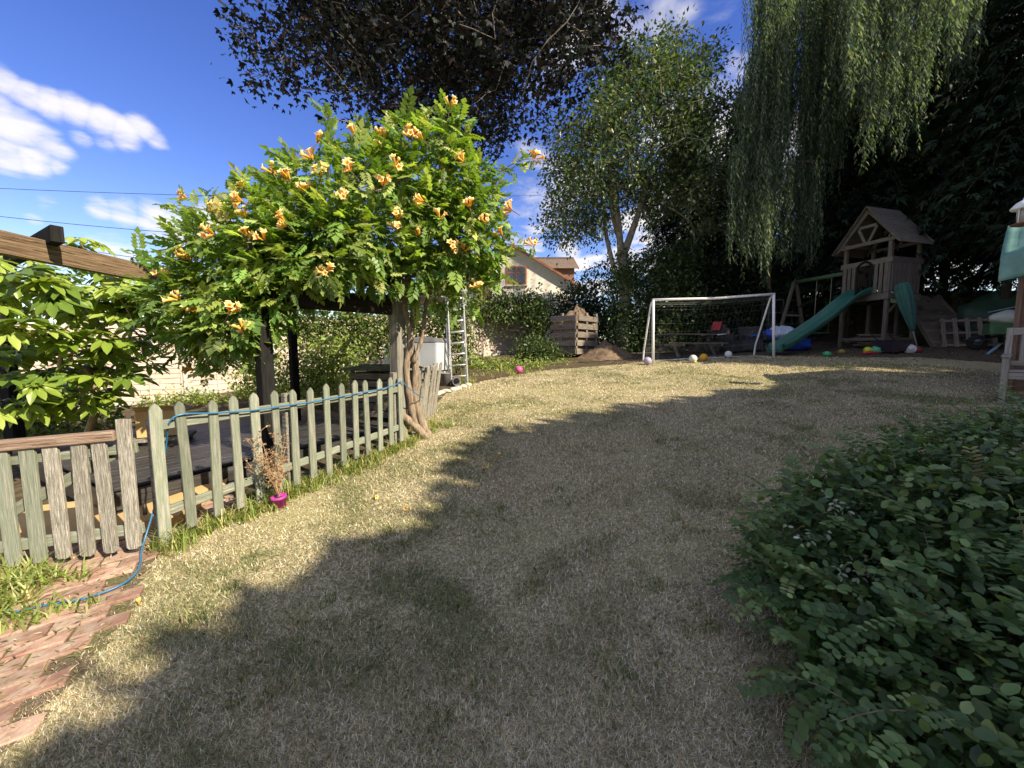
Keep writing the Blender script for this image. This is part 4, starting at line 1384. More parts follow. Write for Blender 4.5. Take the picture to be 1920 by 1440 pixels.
    stem([g(-1.26, 5.02, .1), g(-1.32, 4.98, .5), g(-1.36, 4.97, .95), g(-1.30, 4.98, 1.35), g(-1.37, 4.98, 1.75), g(-1.32, 4.99, 2.1), g(-1.25, 5.1, 2.5)], .045, .03)
    stem([g(-1.28, 5.0, 1.0), g(-1.16, 5.05, 1.35), g(-1.12, 5.1, 1.75), g(-1.0, 5.15, 2.1)], .03, .02)
    tips = P[rng.choice(n, 200)]
    c0 = np.array([-1.45, 5.1, 2.45]) - np.array(tuple(base))
    Q, par, _ = grow([c0, c0 + np.array([-.5, -.3, .1]), c0 + np.array([-1.1, -.6, .15]), c0 + np.array([-1.7, -.9, .1])], rel(tips, base), .3, .4)
    obj('branches', wood_mesh('branches', Q, par, .005, r_max=.035), BARK_VINE, o)
    # flower clusters
    FM = [flower_mesh(s, op) for s, op in ((1, 1), (2, .9), (3, 1.1), (4, .35), (5, .2))]
    spots = [(845, 196), (595, 265), (665, 252), (718, 256), (770, 255), (790, 262), (600, 325), (655, 318), (740, 312), (868, 300), (1002, 300), (350, 372), (540, 335), (512, 325), (455, 352), (450, 378), (415, 397), (462, 403), (645, 368),
             (570, 358), (790, 378), (880, 386), (745, 408), (742, 430), (785, 440), (910, 417), (958, 393), (940, 440), (870, 468), (848, 466), (495, 450), (402, 440), (352, 480), (300, 517), (335, 562), (365, 583), (432, 585), (455, 617),
             (612, 510), (240, 670), (412, 662), (358, 692), (705, 283), (585, 298), (895, 540), (1000, 461), (535, 420), (465, 445), (720, 345), (825, 410)]
    B = [(np.array(tuple(c)), np.array(r_)) for c, r_ in bl]
    for k, (u, v) in enumerate(spots):
        dd = np.array(tuple(pix_dir(u, v))); oo = np.array([0, 0, EYE])
        best = None
        for c, r_ in B:
            q, w = dd / r_, (oo - c) / r_
            A_, B_, C_ = q @ q, q @ w, w @ w - 1
            if B_ * B_ - A_ * C_ > 0:
                tt = (-B_ - math.sqrt(B_ * B_ - A_ * C_)) / A_
                best = tt if best is None else min(best, tt)
        if best is None:
            best = 4.55 / dd[1]
        p = Vector(oo + dd * (best - .06))
        cl = obj('flower_cluster', MB().tube([(0, 0, -.12), (0, 0, .0)], [.004, .006], 5).mesh('stalk'), TWIG, o)
        ax = Vector((rnd.gauss(0, .5), rnd.gauss(-.5, .35), rnd.gauss(.65, .35))).normalized()
        if u < 420:
            ax = Vector((rnd.gauss(-.5, .3), rnd.gauss(-.4, .3), rnd.gauss(.35, .3))).normalized()
        cl.matrix_basis = Matrix.Translation(p - base) @ ax.to_track_quat('Z', 'Y').to_matrix().to_4x4()
        m = rnd.choice((5, 6, 6, 7))
        if k in (0, 5, 13, 30):
            m = 4
        for i in range(m):
            a, tl = i * 2.4 + rnd.random(), .25 + .75 * rnd.random()
            Mq = Matrix.Rotation(a, 4, 'Z') @ Matrix.Rotation(tl, 4, 'Y') @ Matrix.Rotation(rnd.random() * 6, 4, 'Z') @ Matrix.Scale(rnd.uniform(.65, 1.0), 4)
            Mq.translation = (.012 * math.cos(a), .012 * math.sin(a), rnd.uniform(-.02, .02))
            obj('flower', FM[rnd.choice((0, 0, 1, 2, 3, 4))], L_PETAL, cl, Mq)


BARK_VINE = mat('vine_bark', (.15, .11, .08), (.34, .27, .205), rough=.9, scale=9, stretch=(4, 4, .8), detail=8, bump=.8, spec=.1)
L_PETAL = leaf_mat('petals', .5, .35, .25, tint=(1, .85, .5))
trumpet_vine()

# ------------------------------------------------------------------ fatsia with big hand-shaped leaves
def fatsia_leaf(seed):
    r = random.Random(seed)
    V, F = [], []
    V.append((0, 0, 0)); V.append((0, .006, 0))
    lobes = 8
    for k in range(lobes):
        a = (k - (lobes - 1) / 2) * .60 + r.gauss(0, .04)
        ln = (1 - .11 * abs(k - (lobes - 1) / 2)) * (1 + r.gauss(0, .05))
        c, s = math.cos(a), math.sin(a)
        n = len(V)
        dr = r.uniform(.12, .42)
        for (x, y, z) in ((.05, 0, 0), (.33, .10, .045), (.66, .165, .03), (.86, .10, -.01), (1.0, 0, -.06), (.86, -.10, -.01), (.66, -.165, .03), (.33, -.10, .045), (.6, 0, -.005)):
            zz = z - dr * x * x
            V.append(((x * c - y * s) * ln, (x * s + y * c) * ln, zz * ln))
        F += [(n, n + 8, n + 1), (n + 1, n + 8, n + 2), (n + 2, n + 8, n + 3), (n + 3, n + 8, n + 4), (n + 4, n + 8, n + 5), (n + 5, n + 8, n + 6), (n + 6, n + 8, n + 7), (n + 7, n + 8, n)]
        F.append((0, n + 1, n))
        F.append((0, n, n + 7))
    return np.array(V, float), F


def fatsia():
    base = on_ground(-4.75, 4.3)
    o = thing('fatsia_shrub', 'fatsia shrub with big glossy hand-shaped yellow-green leaves under the long beam', 'shrub', base)
    tm = []
    pal_ = [(.20, .29, .045), (.26, .36, .06), (.12, .20, .035), (.33, .42, .10), (.16, .25, .04)]
    for k in range(10):
        tm.append(scatter('leaf', np.zeros((1, 3)), [[1, 0, 0]], [[0, 0, 1]], [1.0], fatsia_leaf(k), np.array([pal_[k % 5]])))
    ros = [(20, 530, 3.6, 1), (90, 560, 3.8, 1), (160, 545, 4.0, 1), (225, 560, 4.1, 1), (150, 455, 4.6, .6), (40, 625, 3.5, 1), (115, 640, 3.9, 1), (190, 650, 4.0, 1), (250, 600, 4.2, .9), (255, 690, 4.2, .7), (210, 715, 4.0, .8),
           (110, 700, 3.9, .8), (-40, 590, 3.4, 1), (30, 500, 4.6, 1), (110, 520, 5.0, 1), (215, 520, 5.1, .9), (262, 630, 4.6, .7), (30, 720, 3.6, .7), (-60, 500, 3.8, 1), (-70, 680, 3.6, 1), (180, 600, 4.8, 1), (60, 585, 4.6, 1),
           (-10, 560, 4.3, 1), (60, 530, 4.2, 1), (130, 590, 4.4, 1), (230, 640, 4.7, 1), (70, 660, 4.3, 1), (160, 690, 4.5, .9), (240, 540, 4.6, .9), (270, 560, 4.4, .8), (190, 570, 4.3, 1), (10, 670, 4.0, .9), (15, 770, 3.7, .8), (90, 765, 4.0, .8), (165, 755, 4.1, .85), (120, 740, 4.6, .8), (60, 710, 4.4, .9), (200, 690, 4.8, .9)]
    tips = []
    for (u, v, Y, s) in ros:
        c = W(u, v, Y)
        tips.append(tuple(c - base))
        m = rnd.choice((6, 7, 7, 8)) if s > .7 else 4
        for i in range(m):
            a = i * 2.399 + rnd.random() * .8
            el = rnd.uniform(-.15, .85)
            d = Vector((math.cos(a) * math.cos(el), math.sin(a) * math.cos(el), math.sin(el)))
            pl_ = rnd.uniform(.12, .24) * s
            p = c + d * pl_
            X = (d + Vector((0, 0, -.5 + rnd.gauss(0, .2)))).normalized()
            Z = (Vector((0, 0, 1)) + Vector((.25, -.2, 0)) + Vector((rnd.gauss(0, .25), rnd.gauss(0, .25), 0)))
            Z = (Z - X * Z.dot(X)).normalized()
            M = Matrix((X, Z.cross(X), Z)).transposed().to_4x4() @ Matrix.Scale(rnd.uniform(.19, .30) * (.8 + .2 * s), 4)
            M.translation = p - base
            lf = obj('leaf', tm[rnd.randrange(10)], L_GLOSS, o, M)
        # stalks of this rosette
        v_, f_ = [], []
    Q, par, ends = grow([np.array([0, 0, 0.0]), np.array([-.1, 0, .35]), np.array([.1, .0, .8])], np.array(tips), .3, .35)
    obj('stems', wood_mesh('stems', Q, par, .011, r_max=.04), mat('fatsia_stem', (.2, .16, .08), (.34, .27, .15), rough=.7, scale=12), o)


fatsia()

# ------------------------------------------------------------------ under and beside the pergola
DECKWOOD = mat('black_deck_board', (.018, .017, .017), (.05, .047, .044), rough=.5, scale=5, stretch=(.7, 10, 8), detail=7, spec=.4, bump=.5, vary=.2, c3=(.12, .115, .105), c3_scale=4, c3_lo=.58, c3_hi=.70)
dk0 = Vector((-3.02, 3.30, .50))
deck = thing('garden_deck', 'low black-stained timber deck under the pergola', 'deck', Vector((-3.02, 3.30, .0)), fang)
for k in range(24):
    o = beam('deck_board', (-.35, .06 + k * .128, .38), (3.6, .06 + k * .128, .38 + rnd.gauss(0, .002)), .118, .028, DECKWOOD, deck)
for k in range(2):
    beam('fascia_board', (-.35, -.018, .29 - k * .16), (3.6, -.018, .29 - k * .16), .024, .145, DECKWOOD, deck)
beam('fascia_board', (-.37, 0, .25), (-.37, 3.1, .25), .024, .2, DECKWOOD, deck)
for x in (-.2, 1.2, 2.6, 3.5):
    for y in (.1, 1.5, 3.0):
        beam('deck_leg', (x, y, -.15), (x, y, .36), .07, .07, DECKWOOD, deck)

CARD = mat('brown_cardboard', (.50, .31, .14), (.60, .39, .19), rough=.9, scale=3, detail=6, spec=.1, bump=.15)
ct = thing('cardboard_carton', 'big flattened tan cardboard carton lying on the bricks behind the gate', 'carton', on_ground(-3.32, 3.05, .02), R(16))


def sagging_sheet(lx, ly, t, amp, seed, nx=14, ny=8):
    V, F = [], []
    for z in (0, t):
        for j in range(ny + 1):
            for i in range(nx + 1):
                x, y = lx * (i / nx - .5), ly * (j / ny - .5)
                V.append((x, y, z + amp * float(fbm(np.array(x * 2.2 + seed), np.array(y * 2.2), seed)) * (.3 + (i / nx - .5) ** 2 * 2)))
    n = (nx + 1) * (ny + 1)
    for j in range(ny):
        for i in range(nx):
            a = j * (nx + 1) + i
            F.append((a, a + nx + 1, a + nx + 2, a + 1)); F.append((n + a, n + a + 1, n + a + nx + 2, n + a + nx + 1))
    for i in range(nx):
        F.append((i, i + 1, n + i + 1, n + i)); a = ny * (nx + 1) + i; F.append((a + 1, a, n + a, n + a + 1))
    for j in range(ny):
        a = j * (nx + 1); F.append((a + nx + 1, a, n + a, n + a + nx + 1)); a += nx; F.append((a, a + nx + 1, n + a + nx + 1, n + a))
    return MB().add(V, F).mesh('sheet')


obj('panel', sagging_sheet(1.3, .62, .09, .03, 3), CARD, ct, loc=(0, 0, 0), rot=(math.atan(.08), -math.atan(.05), 0))
obj('flap', sagging_sheet(.55, .40, .006, .05, 5), CARD, ct, loc=(.45, .3, .10), rot=(.12, -.10, .2))
cb = thing('cardboard_box', 'open brown cardboard box standing behind the fatsia leaves', 'box', W(300, 790, 4.6), .5)
for (a, b) in (((-.18, -.13), (.18, -.13)), ((.18, -.13), (.18, .13)), ((.18, .13), (-.18, .13)), ((-.18, .13), (-.18, -.13))):
    beam('side', (a[0], a[1], .0), (b[0], b[1], .0), .008, .32, CARD, cb)
beam('flap', (-.17, -.20, .18), (.17, -.20, .18), .15, .006, CARD, cb, roll=-.5)
beam('flap', (.24, -.12, .17), (.24, .12, .17), .13, .006, CARD, cb, roll=.4)
_w = W(300, 790, 4.6)
beam('base', (-.17, 0, -.12), (.17, 0, -.12), .25, .01, CARD, cb)
st_ = thing('garden_stand', 'low timber stand under the cardboard box', 'stand', Vector((_w.x, _w.y, float(G(_w.x, _w.y)))), .5)
beam('top', (-.3, 0, _w.z - .19 - float(G(_w.x, _w.y))), (.3, 0, _w.z - .19 - float(G(_w.x, _w.y))), .4, .04, GREYPOST, st_)
for sx in (-.25, .25):
    for sy in (-.15, .15):
        beam('leg', (sx, sy, -.05), (sx, sy, _w.z - .22 - float(G(_w.x, _w.y))), .04, .04, GREYPOST, st_)

# slatted compost bin with a mossy lid
SLATWOOD = mat('compost_slats', (.085, .07, .06), (.23, .20, .17), rough=.9, scale=7, stretch=(.8, 10, 10), detail=8, spec=.1, bump=.6, vary=.22)
cbn = thing('compost_bin', 'slatted timber compost bin with a mossy lid on the deck side', 'compost bin', on_ground(-2.08, 6.35), R(-22))
for k in range(6):
    z = .05 + k * .118
    beam('slat', (-.42, -.36, z + .05), (.42, -.36, z + .05), .018, .098, SLATWOOD, cbn)
    beam('slat', (-.42, .36, z + .05), (.42, .36, z + .05), .018, .098, SLATWOOD, cbn)
    beam('slat', (-.431, -.34, z + .05), (-.431, .34, z + .05), .018, .098, SLATWOOD, cbn)
    beam('slat', (.431, -.34, z + .05), (.431, .34, z + .05), .018, .098, SLATWOOD, cbn)
for sx in (-.39, .39):
    for sy in (-.32, .32):
        beam('corner_post', (sx, sy, -.05), (sx, sy, .78), .05, .05, SLATWOOD, cbn)
MOSS = mat('mossy_boards', (.06, .065, .025), (.19, .19, .09), rough=.95, scale=7, detail=8, spec=.05, bump=1.0, bump_scale=30, c3=(.1, .085, .07), c3_scale=4)
for k in range(5):
    y = -.36 + k * .18
    beam('lid_board', (-.48, y, .80 + .025 * (2 - abs(k - 2))), (.48, y, .81 + .025 * (2 - abs(k - 2))), .19, .024, MOSS, cbn, roll=(.14 * (2 - k) / 2))

# pale panel fence along the boundary: waney boards between posts
PALEBOARD = mat('pale_waney_board', (.44, .35, .29), (.60, .50, .43), rough=.85, scale=5, stretch=(.6, 9, 9), detail=8, spec=.1, bump=.4, vary=.10, c3=(.30, .23, .18), c3_scale=2.5, c3_lo=.55, c3_hi=.75)
CONCRETE = mat('concrete', (.36, .34, .31), (.50, .48, .45), rough=.9, scale=12, detail=8, spec=.1, bump=.4)


def waney_board(L, h, t, seed):
    r = random.Random(seed)
    V, F = [], []
    n = 14
    ph, q = r.random() * 6, r.uniform(1.5, 4)
    for i in range(n + 1):
        x = -L / 2 + L * i / n
        w = .010 * math.sin(q * x + ph) + .006 * math.sin(q * 3.1 * x + ph * 2) + r.gauss(0, .002)
        tilt = .020
        V += [(x, -tilt, -h / 2 + w), (x, -tilt + t, -h / 2 + w), (x, 0, h / 2), (x, t * .6, h / 2)]
    for i in range(n):
        a, b = i * 4, i * 4 + 4
        F += [(a, b, b + 2, a + 2), (a + 1, a + 3, b + 3, b + 1), (a, a + 1, b + 1, b), (a + 2, b + 2, b + 3, a + 3)]
    F += [(0, 2, 3, 1), (n * 4, n * 4 + 1, n * 4 + 3, n * 4 + 2)]
    return MB().add(V, F).mesh('board')


WB = [waney_board(1.78, .152, .012, s) for s in range(9)]
fd = Vector((1, .98, 0)).normalized()
start = Vector((-10.6, 6.7, 0)) - fd * (1.88 * 3)
bf = thing('boundary_fence', 'pale waney-lap panel fence running along the garden boundary', 'fence', on_ground(start.x, start.y), math.atan2(fd.y, fd.x))
bz = on_ground(start.x, start.y).z
for p in range(12):
    s = p * 1.88
    mid = start + fd * (s + .94)
    z0 = float(G(mid.x, mid.y)) - bz
    for k in range(14):
        o = obj('board', WB[rnd.randrange(9)], PALEBOARD, bf)
        o.location = (s + .94, -.02, z0 + .16 + k * .122)
        o.rotation_euler = (0, rnd.gauss(0, .003), 0)
    for x in (s + .07, s + .62, s + 1.24, s + 1.80):
        beam('batten', (x, -.048, z0 + .05), (x, -.048, z0 + 1.80), .038, .02, PALEBOARD, bf)
    beam('capping_rail', (s + .03, -.03, z0 + 1.845), (s + 1.85, -.03, z0 + 1.845), .06, .022, PALEBOARD, bf)
    q = start + fd * s
    beam('post', (s, -.02, float(G(q.x, q.y)) - bz - .3), (s, -.02, float(G(q.x, q.y)) - bz + 1.95), .10, .095, CONCRETE, bf)
    beam('gravel_board', (s + .06, -.01, z0 + .02), (s + 1.82, -.01, z0 + .02), .04, .14, CONCRETE, bf)

# big grey tank with a dark lid
TANK = mat('pale_grey_plastic', (.40, .44, .49), (.46, .50, .55), rough=.45, scale=3, spec=.4, bump=.08)
TANK_LOW = mat('grubby_plastic', (.34, .33, .29), (.45, .44, .40), rough=.6, scale=4, detail=7, spec=.3)
TANK_LID = mat('dark_grey_lid', (.10, .10, .11), (.17, .17, .18), rough=.5, scale=4, spec=.3)


def rounded_box(lx, ly, z0, z1, r=.15, n=6, taper=1.0, crown=0.0):
    out = []
    for cx, cy_, a0 in ((lx / 2 - r, ly / 2 - r, 0), (-lx / 2 + r, ly / 2 - r, 90), (-lx / 2 + r, -ly / 2 + r, 180), (lx / 2 - r, -ly / 2 + r, 270)):
        for k in range(n + 1):
            a = R(a0 + 90 * k / n)
            out.append((cx + r * math.cos(a), cy_ + r * math.sin(a)))
    m = len(out)
    V = [(x, y, z0) for x, y in out] + [(x * taper, y * taper, z1 - .012) for x, y in out] + [(x * taper * .98, y * taper * .98, z1) for x, y in out]
    F = [tuple(range(m - 1, -1, -1))]
    for a in (0, 1):
        for k in range(m):
            F.append((a * m + k, a * m + (k + 1) % m, (a + 1) * m + (k + 1) % m, (a + 1) * m + k))
    V.append((0, 0, z1 + crown)); c = len(V) - 1
    for k in range(m):
        F.append((2 * m + k, 2 * m + (k + 1) % m, c))
    return MB().add(V, F).mesh('rounded')


tk = thing('oil_tank', 'pale grey plastic tank with a dark lid standing by the ladder', 'tank', on_ground(-2.28, 9.85), R(-14))
obj('body', rounded_box(1.26, .8, .34, 1.02, .10), TANK, tk)
obj('lower_body', rounded_box(1.16, .74, .05, .335, .15), TANK_LOW, tk)
obj('lid', rounded_box(1.28, .82, 1.025, 1.12, .11, taper=.9, crown=.05), TANK_LID, tk)
beam('strap', (.1, -.402, .36), (.1, -.402, 1.03), .03, .008, TANK, tk, up=(0, 1, 0))
obj('plinth', box_mesh(1.4, 1.0, .14, .01), CONCRETE, tk, loc=(0, 0, -.025))
obj('side_cabinet', rounded_box(.34, .5, .3, 1.0, .05), mat('white_plastic', (.62, .64, .66), (.7, .72, .74), rough=.45), tk, loc=(-.86, .05, 0))

bk = on_ground(-1.62, 9.25)
o = thing('bucket', 'dark grey round bucket beside the foot of the ladder', 'bucket', bk)
BUCKET = mat('grey_bucket', (.16, .165, .17), (.21, .21, .22), rough=.55, scale=5, spec=.3)
obj('body', MB().lathe([(.13, 0), (.155, .28), (.165, .285), (.165, .30), (.15, .30), (.145, .27), (.12, .03)], 20).mesh('body', True), BUCKET, o)
tube('handle', [(.16 * math.cos(a), .03 + .05 * math.sin(a), .29 + .05 * math.sin(a)) for a in np.linspace(0, math.pi, 12)], .006, TANK_LID, o)
o = thing('plant_pot', 'toppled dark plant pot lying by the ladder feet', 'pot', on_ground(-1.36, 9.1, .09), tilt=(R(80), 0, R(35)))
obj('body', MB().lathe([(.07, -.1), (.095, .08), (.105, .085), (.105, .11), (.09, .11), (.08, .08), (.055, -.08)], 16).mesh('body', True), TANK_LID, o)
for k in range(7):
    x, y = -1.62 + k * .10 + rnd.gauss(0, .02), 8.0 + k * .17
    o = obj('edging_stone', MB().lathe([(.01, -.03), (.08, -.02), (.11, .02), (.09, .06), (.03, .075)], 9, wob=lambda a, z, s=k: 1 + .25 * math.sin(a * 2.1 + s)).mesh('edging_stone', True), mat('pale_stone', (.42, .39, .33), (.6, .57, .5), rough=.9, scale=9, bump=.5))
    o.location = on_ground(x, y); o.rotation_euler = (0, 0, rnd.random() * 6); o.scale = (1.1, .8, .9)
    tag(o, 'pale lump of stone in the row edging the lawn near the tank', 'stone', 'edging stones by the tank')

# aluminium ladder, two sections
ALU = mat('aluminium', (.62, .63, .65), (.72, .73, .75), rough=.35, scale=12, metal=.55, spec=.5)
ld = thing('ladder', 'aluminium extension ladder standing upright against the ivy', 'ladder', on_ground(-1.28, 9.42), tilt=(R(-7), R(-4), R(-6)))
for (off, yo, L) in ((0, 0, 2.42), (-.075, .06, 2.22)):
    for sx in (-.2, .2):
        beam('stile', (off + sx, yo, 0), (off + sx, yo, L), .026, .06, ALU, ld, up=(0, 1, 0), bev=.003)
    if off == 0:
        for k in range(8):
            tube('rung', [(off - .19, yo, .18 + k * .275), (off + .19, yo, .18 + k * .275)], .015, ALU, ld)
    else:
        for k in range(7):
            tube('rung', [(off - .19, yo, .175 + k * .275), (off + .19, yo, .175 + k * .275)], .015, ALU, ld)

# blue hose along the fence and over the bricks
hp = []
side_ = Vector((fdir.y, -fdir.x))
for s, h in ((-.04, .70), (.0, .86), (.1, .93), (.35, .90), (.6, .86), (.85, .84), (1.1, .82), (1.35, .81), (1.6, .80), (1.85, .79), (2.05, .79), (2.2, .80), (2.3, .82)):
    p = FA + fdir * s + side_ * (.056 if s > -.01 else .02)
    hp.append((p.x, p.y, float(G(p.x, p.y)) + h))
hp = [on_ground(-2.56, 2.56, .06), on_ground(-2.585, 2.66, .2), on_ground(-2.56, 2.74, .45), on_ground(-2.52, 2.76, .72)] + [Vector(q) for q in hp[2:]] + [on_ground(-1.27, 4.68, .74), on_ground(-1.18, 4.85, .6), on_ground(-1.2, 5.2, .5)]
gpts = [(-2.42, 1.95), (-2.52, 2.04)]
gp = [W(30, 1150, 2.08), W(75, 1149, 2.08), W(130, 1141, 2.1), W(190, 1125, 2.14), (0, 0, 0), (0, 0, 0)]
hgr = [(-2.84, 2.05), (-2.76, 2.02), (-2.62, 2.07), (-2.47, 2.10), (-2.36, 2.21), (-2.38, 2.33), (-2.47, 2.45)]
hpath = [on_ground(x, y, .03) for x, y in hgr] + hp
hs = tube('garden_hose', smooth_path(hpath, 7), .0062, HOSE_BLUE, None, 8)
tag(hs, 'thin blue garden hose strung along the picket fence and over the bricks', 'hose')

# magenta pot with a dried plant
PINK = mat('magenta_plastic', (.42, .03, .27), (.50, .05, .33), rough=.5, scale=4, spec=.35)
pp = on_ground(-1.98, 3.20)
pt = thing('plant_pot', 'small magenta plant pot with a dead plant at the foot of the fence', 'pot', pp, tilt=(R(6), R(-5), 0))
obj('body', MB().lathe([(.040, 0), (.054, .085), (.06, .085), (.062, .108), (.053, .108), (.048, .09)], 18).mesh('body', True), PINK, pt)
obj('soil', MB().lathe([(.047, .085), (.03, .092)], 14).mesh('soil'), SOIL, pt)
DRY = mat('dried_stem', (.26, .16, .09), (.42, .29, .18), rough=.9, scale=14)
m = MB()
heads = []
for k in range(26):
    a, t = rnd.random() * 6.28, abs(rnd.gauss(.0, .16))
    L = rnd.uniform(.25, .62)
    pts = [Vector((0, 0, .1))]
    d = Vector((math.cos(a) * t, math.sin(a) * t, 1)).normalized()
    for q in range(5):
        d = (d + Vector((rnd.gauss(0, .14), rnd.gauss(0, .14), .03))).normalized()
        pts.append(pts[-1] + d * L / 5)
    m.tube(pts, [.0035, .003, .003, .0025, .002, .0015], 4)
    for q in range(2, 6):
        if rnd.random() < .8:
            e = pts[q] + Vector((rnd.gauss(0, .05), rnd.gauss(0, .05), rnd.uniform(.02, .07)))
            m.tube([pts[q], e], [.002, .0015], 4); heads.append(e)
    heads.append(pts[-1])
obj('dry_stems', m.mesh('dry_stems'), DRY, pt)
H = np.array([tuple(h) for h in heads]); i = np.repeat(np.arange(len(H)), 5)
obj('dry_leaves', scatter('dry_leaves', H[i] + rng.normal(0, .008, (len(i), 3)), rand_unit(len(i)), rand_unit(len(i)), .026, LEAF4, pal(len(i), [(.34, .22, .13), (.45, .32, .2), (.22, .14, .09)])), L_DRY, pt, kind='stuff')

# fallen vine flowers on the lawn
FMs = [flower_mesh(50), flower_mesh(51, .6)]
for k, (u, v) in enumerate([(935, 857), (907, 881), (766, 955), (262, 1139), (700, 935), (1128, 762)]):
    d = pix_dir(u, v)
    t = EYE / (.05 * d.x + .08 * d.y - d.z)
    p = on_ground(d.x * t, d.y * t, .02)
    o = obj('fallen_flower', FMs[k % 2], L_PETAL, loc=p, rot=(R(85), rnd.random(), rnd.random() * 6))
    o.scale = (.55, .55, .5)
    tag(o, 'single fallen orange-yellow vine flower lying on the dry grass', 'flower', 'fallen flowers on the lawn')

# overhead cables
CABLE = mat('cable', (.015, .015, .02), rough=.6)
for (a, b, lab) in (((-260, 340, 24), (1010, 366, 34), 'uppermost thin black overhead cable crossing the sky above the vine'), ((-260, 372, 22), (700, 452, 26), 'middle thin black overhead cable passing in front of the low cloud'),
                    ((100, 458, 22), (620, 500, 26), 'lowest thin black overhead cable just above the long beam'), ((860, 480, 27), (1180, 402, 40), 'thin black cable running up from the white gable')):
    A_, B_ = W(*a), W(*b)
    pts = [A_.lerp(B_, t) - Vector((0, 0, .5 * 4 * t * (1 - t))) for t in np.linspace(0, 1, 17)]
    tag(tube('overhead_cable', pts, .016, CABLE, None, 6), lab, 'cable', 'overhead cables')


# ------------------------------------------------------------------ houses beyond the fence
RENDER = mat('cream_render', (.70, .67, .60), (.78, .75, .68), rough=.9, scale=3, detail=8, spec=.1, bump=.1)
ROOFTILE = mat('brown_roof_tile', (.10, .072, .058), (.18, .135, .11), rough=.85, scale=6, detail=7, spec=.1, vary=.12)
BARGE = mat('terracotta_board', (.24, .095, .055), (.32, .14, .085), rough=.7, scale=6)
FRAMEWOOD = mat('orange_window_frame', (.32, .13, .055), (.4, .18, .08), rough=.6, scale=6)
GLASS = mat('window_glass', (.04, .05, .06), (.07, .08, .09), rough=.08, spec=.8)
BRICKWALL = mat('brown_brickwork', (.16, .085, .06), (.26, .15, .11), rough=.9, scale=14, detail=6)


def house(label, cx, cy, w, d, z_eave, z_apex, z0, wall, window=True, tile_rows=12, rot=0.0):
    h = thing('house', label, 'house', (cx, cy, z0), rot)
    e, a = z_eave - z0, z_apex - z0
    V = [(-w / 2, 0, 0), (w / 2, 0, 0), (w / 2, 0, e), (0, 0, a), (-w / 2, 0, e), (-w / 2, d, 0), (w / 2, d, 0), (w / 2, d, e), (0, d, a), (-w / 2, d, e)]
    F = [(0, 1, 2, 3, 4), (9, 8, 7, 6, 5), (1, 6, 7, 2), (0, 4, 9, 5)]
    obj('wall', MB().add(V, F).mesh('wall'), wall, h)
    for s in (-1, 1):
        n = tile_rows
        sl = Vector((s * w / 2, 0, e - a)); ln = sl.length * 1.13; sd = sl.normalized()
        for k in range(n):
            p = Vector((0, d / 2, a + .06)) + sd * (ln * (k + .5) / n)
            M = frame_matrix(p - Vector((0, d / 2 + .3, 0)), p + Vector((0, d / 2 + .3, 0)), up=Vector((-sd.z * s, 0, sd.x * s)) if False else (s * .5, 0, .8))
            obj('tile_course', box_mesh(d + .6, ln / n * 1.12, .04, .004), ROOFTILE, h, M)
        p0, p1 = Vector((0, -.32, a + .02)), Vector((0, -.32, a + .02)) + sd * ln
        beam('bargeboard', p0, p1, .05, .15, BARGE, h, bev=.005)
    beam('ridge', (0, -.3, a + .12), (0, d + .3, a + .12), .2, .12, ROOFTILE, h)
    if window:
        wz = z_apex - z0 - 1.85
        wx = .22
        obj('window_frame', box_mesh(1.35, .1, 1.2, .01), FRAMEWOOD, h, loc=(wx, -.02, wz))
        for sx in (-1, 1):
            for (zz, hh) in ((.38, .26), (-.16, .68)):
                obj('pane', box_mesh(.5, .02, hh, .004), GLASS, h, loc=(wx + sx * .31, -.072, wz + zz))
        beam('sill', (wx - .75, -.08, wz - .64), (wx + .75, -.08, wz - .64), .12, .06, RENDER, h)
    return h


z0 = 1.1
ap = W(962, 463, 26)
h1 = house('white gabled house with terracotta bargeboards beyond the ivy-topped fence', ap.x, 26, 8.2, 9, ap.z - 2.45, ap.z, z0, RENDER)
obj('chimney_breast', box_mesh(.9, .5, 6.2, .02), BRICKWALL, h1, loc=(-1.9, -.26, 3.4))
house('brown tiled house standing further away behind the white gable', 5.3, 36, 5.0, 3.6, 8.5, 9.75, z0, BRICKWALL, False, 10, R(90))

# dark boarded fence behind the play area
DARKBOARD = mat('dark_fence_board', (.03, .024, .02), (.07, .058, .048), rough=.9, scale=6, stretch=(9, 9, .7), detail=6, spec=.1, vary=.2)
df0 = on_ground(6.0, 18.2)
df = thing('boundary_fence', 'dark vertical board fence under the conifers behind the play tower', 'fence', df0, math.atan2(-3.4, 18))
fdx = Vector((18, -3.4, 0)).normalized()
for k in range(122):
    s = k * .152
    z = float(G(df0.x + fdx.x * s, df0.y + fdx.y * s)) - df0.z
    o = obj('board', box_mesh(.165, .010, 1.75, .003), DARKBOARD, df, loc=(s, (k % 2) * .012, z + .9 + rnd.gauss(0, .008)))
for h in (.4, 1.4):
    beam('rail', (0, .035, h), (18.5, .035, h + float(G(df0.x + fdx.x * 18.5, df0.y + fdx.y * 18.5)) - df0.z), .04, .08, DARKBOARD, df)

